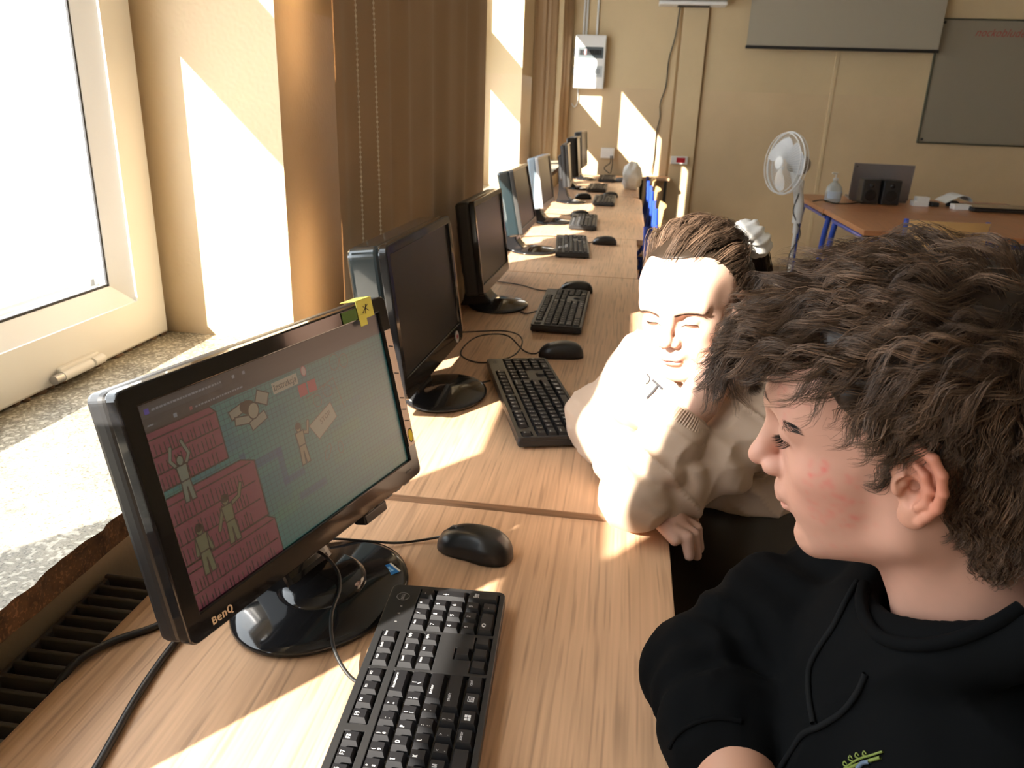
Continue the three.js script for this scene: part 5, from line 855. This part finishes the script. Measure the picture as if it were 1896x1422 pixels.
  for (let i = 0; i < 70; i++) { const p = V(rr(58, 82), rr(80, 96), rr(-48, 42)); for (let q = 0; q < 8; q++) p.addScaledVector(grad(skull, p, 1), -skull(p.x, p.y, p.z)); const k = 0.6 + 1.0 * rnd(); roots.push([p, { len: rr(70, 118), k: rr(0.3, 1), r: rr(0.2, 0.3), c: [0.072 * k, 0.042 * k, 0.025 * k] }]); }
  const flow = (p, s, info) => {
    const K = V(-78, 92, -8), d = p.clone().sub(K).normalize(); const top = sst(30, 80, p.y), fr = sst(20, 75, p.x);
    d.x += 0.75 * top; d.y -= mix(0.55, 0.05, top); d.x += (p.y < 40 && p.x > -20) ? 0.25 : 0; d.x -= (p.x < -30 && p.y < 30) ? 0.15 : 0; if (fr > 0.3) { d.x += 0.7 * fr * (1 - s); d.y -= 1.1 * fr * s * s; d.y += 0.35 * fr * (1 - s); } return d.normalize(); };
  const thick = (p, p0) => 14 * (noise3(p0.x / 20 + 5, p0.y / 20, p0.z / 20) - 0.5) + 9 + 24 * sst(20, 95, p.y) + 16 * sst(40, 85, p.x) * sst(40, 80, p.y) - 5 * sst(-10, -60, p.y);
  const st = sheaves(growHair(skull, roots, { seg: 13, lock: 26, wave: 10, curl: 0.85, frizz: 0.16, flow, thick, tang: 0.8, free: 0.8 }), 18, 5.5, 0.7);
  for (const s of st) if (rnd() < 0.025) { const e = s.p.length; for (let i = 6; i < e; i++) s.p[i].addScaledVector(V(rr(-0.3, 0.5), rr(0.2, 1), rr(-0.6, 0.2)), (i - 5) * 1.2); }
  const base = (x, y, z) => { const d = skull(x, y, z), p = { x, y, z }; const h = hairline(p) ? 1 : 0; let t = 3 + 9 * sst(20, 95, y) + 2 * sst(30, 80, x) * sst(40, 80, y) - 3 * sst(-10, -60, y); let e = d - t - 3 * (fbm(x / 16, y / 16, z / 16, 2) - 0.5) * 3;
    const w = Math.abs(z); // trim at the forehead, round the ears and the nape
    e = smax(e, (x - (46 - 0.25 * Math.max(0, 80 - y))) * 0.9, 12); e = smax(e, 72 - y - Math.max(0, (46 - x) * 1.35) , 10); e = smax(e, -Math.hypot(x + 4, (y + 4) * 0.8) + 30 + (w < 40 ? -60 : 0), 6); e = smax(e, -60 - y, 8); return e; };
  const hb = iso(base, [-135, -80, -105], [112, 165, 105], 4); hb.applyMatrix4(HM); paint(hb, () => [0.024, 0.0145, 0.009]);
  const hgeo = strandGeo(st); hgeo.applyMatrix4(HM); for (const g of [hb]) { }
  const hm = mesh('hair', mergeGeometries([hb.toNonIndexed(), hgeo.toNonIndexed()]), M.hair, boy); hm.userData.kind = 'stuff'; hm.userData.label = 'tousled curly dark brown hair';
}
// ---------------------------------------------------------------- person in the beige hoodie
{
  const girl = thing('person', 'person in a beige hoodie leaning on the desk, cheek resting on one hand', 'person');
  const S = 0.93e-3, F = V(-0.41798, -0.21574, 0.88247), Uh = V(-0.19924, 0.96951, 0.14265), Rr = V(-0.88634, -0.11620, -0.44822);
  const HM = new THREE.Matrix4().makeBasis(F, Uh, Rr).setPosition(0.1134, 1.0417, -1.1790).multiply(new THREE.Matrix4().makeScale(S * 1, S, S)), HI = HM.clone().invert();
  const W = (x, y, z) => V(x, y, z).applyMatrix4(HM).toArray();
  const hf = headField({ chin: 6, jaw: 0.92, brow: 20 });
  const hn = (x, y, z) => smin(hf(x, y, z), rcone(x, y, z, [-8, -35, 0], [-45, -190, -10], 44, 50), 24);
  const skin = (x, y, z) => { const n = fbm(x / 9, y / 9, z / 9, 3) - 0.5, lip = Math.exp(-(((x - 101) / 7) ** 2 + ((y + 45.5) / 6.5) ** 2 + (z / 15) ** 4)), ch = 0.3 * Math.exp(-((x - 66) ** 2 + (y + 14) ** 2) / 500); const r = lip * 0.8 + ch * 0.5 + 0.1 * n; return [0.60 * (1 + 0.05 * n), 0.38 * (1 - 0.4 * r), 0.29 * (1 - 0.38 * r)]; };
  const head = paint(iso(hn, [-125, -215, -95], [134, 140, 95], 2.8), skin), ears = [-1, 1].map((s) => paint(earGeo(s, [-4, -2, s * 72], 0.2, 0.3), () => [0.55, 0.32, 0.24]));
  const list = [head, ...ears]; list.forEach((g) => g.applyMatrix4(HM));
  const EL = [0.044, 0.806, -1.005], HD = [0.160, 0.985, -1.115], WR = [0.128, 0.935, -1.083], SL = [0.245, 0.895, -1.14], SR = [0.065, 0.912, -1.275], ER = [-0.018, 0.810, -1.275], WRR = [0.075, 0.790, -1.03], NK = [0.15, 0.895, -1.225];
  const ax = V(...HD).sub(V(...EL)).normalize(), toFace = V(0.1134, 1.0417, -1.179).sub(V(...HD)).normalize(), side = V().crossVectors(ax, toFace).normalize(), inn = V().crossVectors(side, ax).normalize();
  const hp = (a, b, c) => V(...WR).addScaledVector(ax, a).addScaledVector(side, b).addScaledVector(inn, c).toArray();
  const hand = (x, y, z) => { // fist folded under the cheek
    let d = rcone(x, y, z, along(EL, WR, 0.45), WR, 0.032, 0.024); d = smin(d, rcone(x, y, z, WR, hp(0.05, -0.012, 0), 0.024, 0.022), 0.02); d = smin(d, rcone(x, y, z, WR, hp(0.052, 0.016, 0), 0.022, 0.02), 0.02); d = smin(d, ell(x, y, z, hp(0.045, 0, 0), [0.03, 0.026, 0.03]), 0.015);
    for (let i = 0; i < 4; i++) { const b = -0.027 + i * 0.018, l = [0.030, 0.034, 0.032, 0.026][i], k = hp(0.076, b, 0.002), m = hp(0.076 + l * 0.75, b * 1.02, 0.016), n = hp(0.076 + l * 0.55, b, 0.040), e = hp(0.066, b * 0.95, 0.044); d = smin(d, rcone(x, y, z, hp(0.05, b * 0.9, 0), k, 0.011, 0.0105), 0.008); d = smin(d, rcone(x, y, z, k, m, 0.0105, 0.0092), 0.003); d = smin(d, rcone(x, y, z, m, n, 0.0092, 0.0085), 0.003); d = smin(d, rcone(x, y, z, n, e, 0.0085, 0.0078), 0.003); }
    const t0 = hp(0.02, -0.026, 0.012), t1 = hp(0.05, -0.042, 0.022), t2 = hp(0.078, -0.040, 0.030); d = smin(d, rcone(x, y, z, t0, t1, 0.0125, 0.0105), 0.01); return smin(d, rcone(x, y, z, t1, t2, 0.0105, 0.0085), 0.003); };
  const hskin = (x, y, z) => { const n = fbm(x * 70, y * 70, z * 70, 3) - 0.5; return [0.58 * (1 + 0.06 * n), 0.355, 0.27]; };
  list.push(paint(iso(hand, [0.03, 0.80, -1.24], [0.26, 1.12, -0.98], 0.0034), hskin));
  const hand2 = (x, y, z) => { // the other hand, fingers hanging over the desk edge
    let d = rcone(x, y, z, along(ER, WRR, 0.7), WRR, 0.027, 0.024); const P = [0.100, 0.782, -1.000]; d = smin(d, rcone(x, y, z, WRR, P, 0.024, 0.020), 0.02);
    const fs = [[[0.100, 0.776, -0.978], [0.119, 0.770, -0.972], [0.125, 0.745, -0.966]], [[0.108, 0.778, -0.992], [0.129, 0.768, -0.986], [0.137, 0.738, -0.980]], [[0.112, 0.780, -1.008], [0.134, 0.768, -1.004], [0.142, 0.738, -1.0]], [[0.110, 0.782, -1.024], [0.131, 0.770, -1.024], [0.137, 0.746, -1.022]]];
    for (const [a, b, c] of fs) { d = smin(d, rcone(x, y, z, a, b, 0.0102, 0.0088), 0.006); d = smin(d, rcone(x, y, z, b, c, 0.0088, 0.0074), 0.003); }
    d = smin(d, rcone(x, y, z, [0.085, 0.775, -0.995], [0.103, 0.768, -0.965], 0.0108, 0.0085), 0.006); return d; };
  list.push(paint(iso(hand2, [-0.03, 0.70, -1.26], [0.17, 0.84, -0.94], 0.0034), hskin));
  mesh('body', joinC(list), M.skin, girl);
  // eyes, brows
  const br = [], P0 = (x, y, z) => { const p = V(x, y, z); for (let i = 0; i < 4; i++) p.addScaledVector(grad(hf, p, 1.5), -hf(p.x, p.y, p.z)); return p; };
  for (let i = 0; i < 150; i++) for (const s of [-1, 1]) { const u = rnd(), w = rr(-1, 1) * mix(2.6, 1.2, u), p = P0(mix(97, 74, Math.pow(u, 1.4)), 32 + 4 * Math.sin(u * 2.6) - 2 * u + w, s * mix(10, 50, u)), N = grad(hf, p, 1.5), d = V(-0.45, 0.2 - 0.5 * u, s * 0.9).normalize(); d.addScaledVector(N, -d.dot(N) + 0.08).normalize(); const L = rr(5, 9); br.push({ p: [p.clone(), p.clone().addScaledVector(d, L * 0.5), p.clone().addScaledVector(d, L)], r: 0.34, c: [0.05, 0.025, 0.015] }); }
  for (let i = 0; i < 40; i++) for (const s of [-1, 1]) { const u = i / 39, p = P0(90, 11.5 + 2.4 * Math.sin(u * 3.1), s * mix(19, 45, u)), d = V(0.9, -0.1, s * mix(-0.1, 0.7, u)).normalize(), L = rr(4, 6.5); br.push({ p: [0, 0.5, 1].map((t) => p.clone().addScaledVector(d, L * t).add(V(0, L * 0.3 * t * t, 0))), r: 0.32, c: [0.02, 0.012, 0.01] }); }
  for (const s of [-1, 1]) { const q = []; for (let i = 0; i <= 10; i++) { const u = i / 10; q.push(P0(90, 10.5 + 2.6 * Math.sin(u * 3.1), s * mix(19, 45, u))); } br.push({ p: q, r: 0.8, c: [0.07, 0.035, 0.028] }); }
  { const q = []; for (let i = 0; i <= 12; i++) { const u = i / 12 * 2 - 1; q.push(P0(106, -45.2 + 1.5 * u * u, u * 22)); } br.push({ p: q, r: 0.7, c: [0.18, 0.06, 0.05] }); }
  const bg = strandGeo(br); bg.applyMatrix4(HM); mesh('brows_and_lashes', bg, M.hair, girl).userData.kind = 'stuff';
  // ---- hoodie
  const sleeve = (x, y, z, a, b, ra, rb2, n, ph, amp) => { let s = rcone(x, y, z, a, b, ra, rb2); const t = rcT.t; return s - amp * Math.sin(t * n + ph + 6 * noise3(x * 15, y * 15, z * 15)) * sst(0, 0.2, t) * sst(1.02, 0.85, t); };
  const Lc = along(EL, WR, 0.60), Lc2 = along(EL, WR, 0.80);
  const cloth = (x, y, z) => {
    const fx = -0.50, fz = 0.866, rx = -0.866, rz = -0.50, X = x - 0.155, Z = z + 1.25, a = X * fx + Z * fz, b = X * rx + Z * rz;
    let d = ell(a, y, b, [-0.01, 0.80, 0], [0.105, 0.15, 0.155]); d = smin(d, ell(x, y, z, [0.235, 0.73, -1.26], [0.115, 0.12, 0.14]), 0.07);
    d = smin(d, rcone(x, y, z, SR, SL, 0.054, 0.056), 0.05);
    d = smin(d, sleeve(x, y, z, SR, ER, 0.056, 0.050, 11, 0, 0.005), 0.03); d = smin(d, sleeve(x, y, z, ER, along(ER, WRR, 0.86), 0.050, 0.038, 13, 2, 0.004), 0.02);
    d = smin(d, sleeve(x, y, z, SL, [0.085, 0.806, -1.03], 0.058, 0.046, 17, 1, 0.0065), 0.03);
    let s = sleeve(x, y, z, EL, Lc, 0.049, 0.043, 12, 3, 0.005); d = smin(d, s, 0.006); s = rcone(x, y, z, Lc, along(EL, WR, 0.63), 0.046, 0.040); d = smin(d, s, 0.004);
    // hood behind the neck and its front edge
    const hx = x - NK[0], hy = y - NK[1], hz = z - NK[2], ha = hx * fx + hz * fz, hb = hx * rx + hz * rz; const q = Math.hypot(ha, hb) - 0.078; d = smin(d, Math.hypot(q, (hy - 0.015 + ha * 0.5) * 0.75) - 0.024 * (1 + 0.8 * sst(0.0, -0.08, ha)), 0.02);
    d = smax(d, -rcone(x, y, z, [0.148, 0.88, -1.22], [0.135, 1.0, -1.20], 0.056, 0.075), 0.008);
    { const q1 = x * ax.x + y * ax.y + z * ax.z, rg = 1 - Math.abs(2 * noise3(q1 * 30 + x * 6, y * 9 + x * 7, z * 12) - 1), r2 = 1 - Math.abs(2 * noise3(x * 26 - y * 9 + 7, y * 24, z * 10) - 1); d -= 0.0065 * rg * rg * rg * rg + 0.0045 * r2 * r2 * r2 * r2; }
    d += 0.006 * (fbm(x * 13, y * 13 + 5, z * 13, 3) - 0.5);
    return smax(d, 0.735 + 0.3 * Math.max(0, 0.14 - x) * -1 - y, 0.01); };
  const deskKeep = (f) => (x, y, z) => { const d = f(x, y, z); return (x < 0.094 && y < 0.7595) ? Math.max(d, 0.7595 - y) : d; };
  const cl2 = deskKeep(cloth);
  M.beige = phy({ color: col(0.50, 0.37, 0.275), roughness: 0.85, sheen: 0.25, sheenColor: col(0.6, 0.5, 0.42), sheenRoughness: 0.6 });
  const hood = mesh('hoodie', iso(cl2, [-0.13, 0.45, -1.46], [0.42, 1.04, -0.90], 0.0055), M.beige, girl); hood.userData.label = 'light beige hooded sweatshirt';
  { // ribbed cuff of the raised arm: a knitted tube with real ribs
    const A = V(...along(EL, WR, 0.62)), B = V(...Lc2), d = B.clone().sub(A), L = d.length(); d.normalize(); const u = V(0, 1, 0).cross(d).normalize(), v = d.clone().cross(u), pos = [], N = 132; const P = (i, t, inner) => { const an = i / N * Math.PI * 2, r = (inner ? 0.026 : 0.0375 + 0.0012 * (i % 2 ? 1 : -1)) + 0.006 * (1 - t) + 0.002 * Math.sin(t * 5 + an * 2); return A.clone().addScaledVector(d, t * L).addScaledVector(u, Math.cos(an) * r).addScaledVector(v, Math.sin(an) * r); };
    for (let i = 0; i < N; i++) { for (let k = 0; k < 4; k++) { const a = P(i, k / 4), b = P(i + 1, k / 4), c = P(i + 1, (k + 1) / 4), e = P(i, (k + 1) / 4); pos.push(a, b, c, a, c, e); } const a = P(i, 1), b = P(i + 1, 1), c = P(i + 1, 1, true), e = P(i, 1, true); pos.push(a, b, c, a, c, e); const a0 = P(i, 0.6, true), b0 = P(i + 1, 0.6, true); pos.push(e, c, b0, e, b0, a0); }
    const g = new THREE.BufferGeometry().setFromPoints(pos); g.computeVertexNormals(); mesh('ribbed_cuff', g, M.beige, hood); }
  const ink = std({ color: col(0.03, 0.03, 0.035), roughness: 0.8 }), on = (pts) => pts.map(([a, b]) => { const p = meet(a, b, cl2); return p.addScaledVector(grad(cl2, p), 0.0006); });
  mesh('printed_letter', tube(on([[1199, 737], [1209, 726], [1219, 714]]), 0.0022, 16, 6), ink, hood); mesh('printed_letter', tube(on([[1209, 704], [1218, 712], [1227, 721]]), 0.0020, 16, 6), ink, hood); mesh('printed_letter', tube(on([[1198, 692], [1203, 700], [1200, 709], [1196, 711]]), 0.0012, 16, 6), ink, hood);
  // ---- trousers, shoes
  const legs = (x, y, z) => { let d = ell(x, y, z, [0.28, 0.55, -1.235], [0.155, 0.10, 0.17]); d = smin(d, ell(x, y, z, [0.25, 0.64, -1.225], [0.135, 0.135, 0.155]), 0.05); for (const [a, b] of [[[0.27, 0.52, -1.33], [-0.08, 0.54, -1.36]], [[0.26, 0.53, -1.18], [-0.06, 0.55, -1.19]]]) { d = smin(d, rcone(x, y, z, a, b, 0.088, 0.062), 0.04); d = smin(d, rcone(x, y, z, b, [b[0] + 0.05, 0.09, b[2]], 0.06, 0.045), 0.03); } return d + 0.006 * (fbm(x * 14, y * 14, z * 14, 2) - 0.5); };
  mesh('trousers', iso(legs, [-0.18, 0.03, -1.46], [0.5, 0.80, -0.93], 0.009), std({ color: col(0.040, 0.030, 0.020), roughness: 0.9 }), girl);
  for (const [kx, z0] of [[-0.05, -1.36], [-0.03, -1.19]]) mesh('shoe', iso((x, y, z) => { let d = ell(x, y, z, [kx, 0.045, z0], [0.12, 0.05, 0.043]); d = smin(d, ell(x, y, z, [kx + 0.05, 0.08, z0], [0.05, 0.05, 0.04]), 0.03); return smax(d, 0.002 - y, 0.004); }, [kx - 0.15, -0.01, z0 - 0.07], [kx + 0.15, 0.15, z0 + 0.07], 0.01), M.white, girl);
  // ---- hair drawn back into a tie
  const skull = (x, y, z) => { let d = ell(x, y, z, [-8, 46, 0], [97, 82, 75]); return smin(d, ell(x, y, z, [38, 46, 0], [55, 54, 62]), 30); };
  const T = V(-116, 72, -50), roots = []; let tries = 0;
  const hl = (p) => { const w = Math.abs(p.z), fx = mix(62, 30, sst(8, 62, w)); if (p.y > 40) return p.x < fx + (p.y - 84) * 0.55; if (p.x > -10) return p.x < 26 && p.y > 12; return p.y > -28 + (p.x + 10) * -0.1; };
  while (roots.length < 420 && tries++ < 60000) { const d = V(rr(-1, 1), rr(-1, 1), rr(-1, 1)); if (d.lengthSq() > 1 || d.lengthSq() < 0.05) continue; d.normalize(); const p = V(-8, 30, 0).addScaledVector(d, 110); for (let i = 0; i < 8; i++) p.addScaledVector(grad(skull, p, 1), -skull(p.x, p.y, p.z)); if (!hl(p)) continue; const k = 0.5 + 1.0 * noise3(p.x / 10, p.y / 10, p.z / 10) + 1.3 * Math.pow(rnd(), 2.5); const L = p.distanceTo(T) * rr(0.8, 1.1); roots.push([p, { len: L, k: Math.pow(rnd(), 0.8), r: rr(0.3, 0.44), c: [0.055 * k, 0.034 * k, 0.022 * k] }]); }
  const st = sheaves(growHair(skull, roots, { seg: 10, lock: 12, wave: 5, curl: 0.35, frizz: 0.16, flow: (p) => T.clone().sub(p).normalize(), thick: (p, p0) => 11 + 9 * sst(60, 110, p.y) + 12 * (noise3(p0.x / 14, p0.y / 14, p0.z / 14) - 0.5), tang: 0.9, free: 0.15 }), 15, 6, 0.35);
  for (const s of st) if (rnd() < 0.035) { for (let i = 4; i < s.p.length; i++) s.p[i].add(V(rr(-0.5, 0.5), rr(0.3, 1.2), rr(-0.8, 0.8)).multiplyScalar((i - 3) * 1.3)); s.r *= 0.7; }
  const base = (x, y, z) => { let e = skull(x, y, z) - 2.5; const w = Math.abs(z); e = smax(e, (x - mix(50, 22, sst(8, 62, w)) - (y - 84) * 0.55) * 0.8, 5); e = smax(e, 8 - y + (x < -10 ? -34 : 0), 8); return e; };
  const hb = paint(iso(base, [-120, -50, -95], [95, 150, 95], 4), () => [0.026, 0.017, 0.011]); hb.applyMatrix4(HM); const hs = strandGeo(st); hs.applyMatrix4(HM);
  const lk = []; for (let i = 0; i < 150; i++) { const a = rr(0, 1), o = V(rr(-9, 9), rr(-6, 6), rr(-7, 5)), pts = [[24, 34, -76], [26, 5, -94], [32, -35, -106], [44, -72, -104], [46, -108, -100 - 14 * a], [28 - 40 * a, -128, -104 - 26 * a]].map((q, j) => V(...q).addScaledVector(o, 0.35 + 0.22 * j).add(V(4 * Math.sin(j * 1.7 + a * 5), 0, 4 * Math.cos(j * 1.4 + a * 6)))); const cv = new THREE.CatmullRomCurve3(pts); const k = rr(0.6, 2.2); lk.push({ p: cv.getPoints(14), r: rr(0.3, 0.45), c: [0.06 * k, 0.032 * k, 0.02 * k] }); }
  for (let i = 0; i < 420; i++) { const o = V(rr(-1, 1), rr(-1, 1), rr(-1, 1)).multiplyScalar(17), pts = [[-112, 62, -45], [-138, 58, -55], [-150, 30, -60], [-148, -20, -58], [-140, -80, -52], [-132, -130, -46]].map((q, j) => V(...q).addScaledVector(o, 0.35 + 0.25 * Math.min(j, 3))); const k = rr(0.5, 1.8); lk.push({ p: new THREE.CatmullRomCurve3(pts).getPoints(14), r: rr(0.4, 0.6), c: [0.045 * k, 0.028 * k, 0.018 * k] }); }
  const ls = strandGeo(lk); ls.applyMatrix4(HM);
  const hm = mesh('hair', mergeGeometries([hb.toNonIndexed(), hs.toNonIndexed(), ls.toNonIndexed()]), M.hair, girl); hm.userData.kind = 'stuff'; hm.userData.label = 'brown hair pulled back with loose strands';
  // white scrunchie
  const q = []; const N = 40, Mn = 12; for (let i = 0; i < N; i++) for (let j = 0; j < Mn; j++) { const P = (I, J) => { const u = I / N * Math.PI * 2, v = J / Mn * Math.PI * 2, r = 14 * (1 + 0.22 * Math.sin(u * 11) + 0.1 * Math.sin(u * 5 + v)), R = 21; return V((R + r * Math.cos(v)) * Math.cos(u), (R + r * Math.cos(v)) * Math.sin(u), r * Math.sin(v)); }; q.push(P(i, j), P(i + 1, j), P(i + 1, j + 1), P(i, j), P(i + 1, j + 1), P(i, j + 1)); }
  const sg = mergeVertices(new THREE.BufferGeometry().setFromPoints(q), 1e-3); sg.computeVertexNormals(); sg.applyQuaternion(new THREE.Quaternion().setFromUnitVectors(V(0, 0, 1), V(-0.8, 0.35, -0.48).normalize())); sg.translate(-120, 78, -60); sg.applyMatrix4(HM); mesh('hair_tie', sg, std({ color: col(0.82, 0.80, 0.76), roughness: 0.85 }), girl).userData.label = 'white fabric hair tie';
}
chair(0.53, -0.57, 0, 'school chair under the person in the black hoodie');
chair(0.47, -1.24, 0, 'school chair under the person in the beige hoodie');
renderer.render(scene, camera);
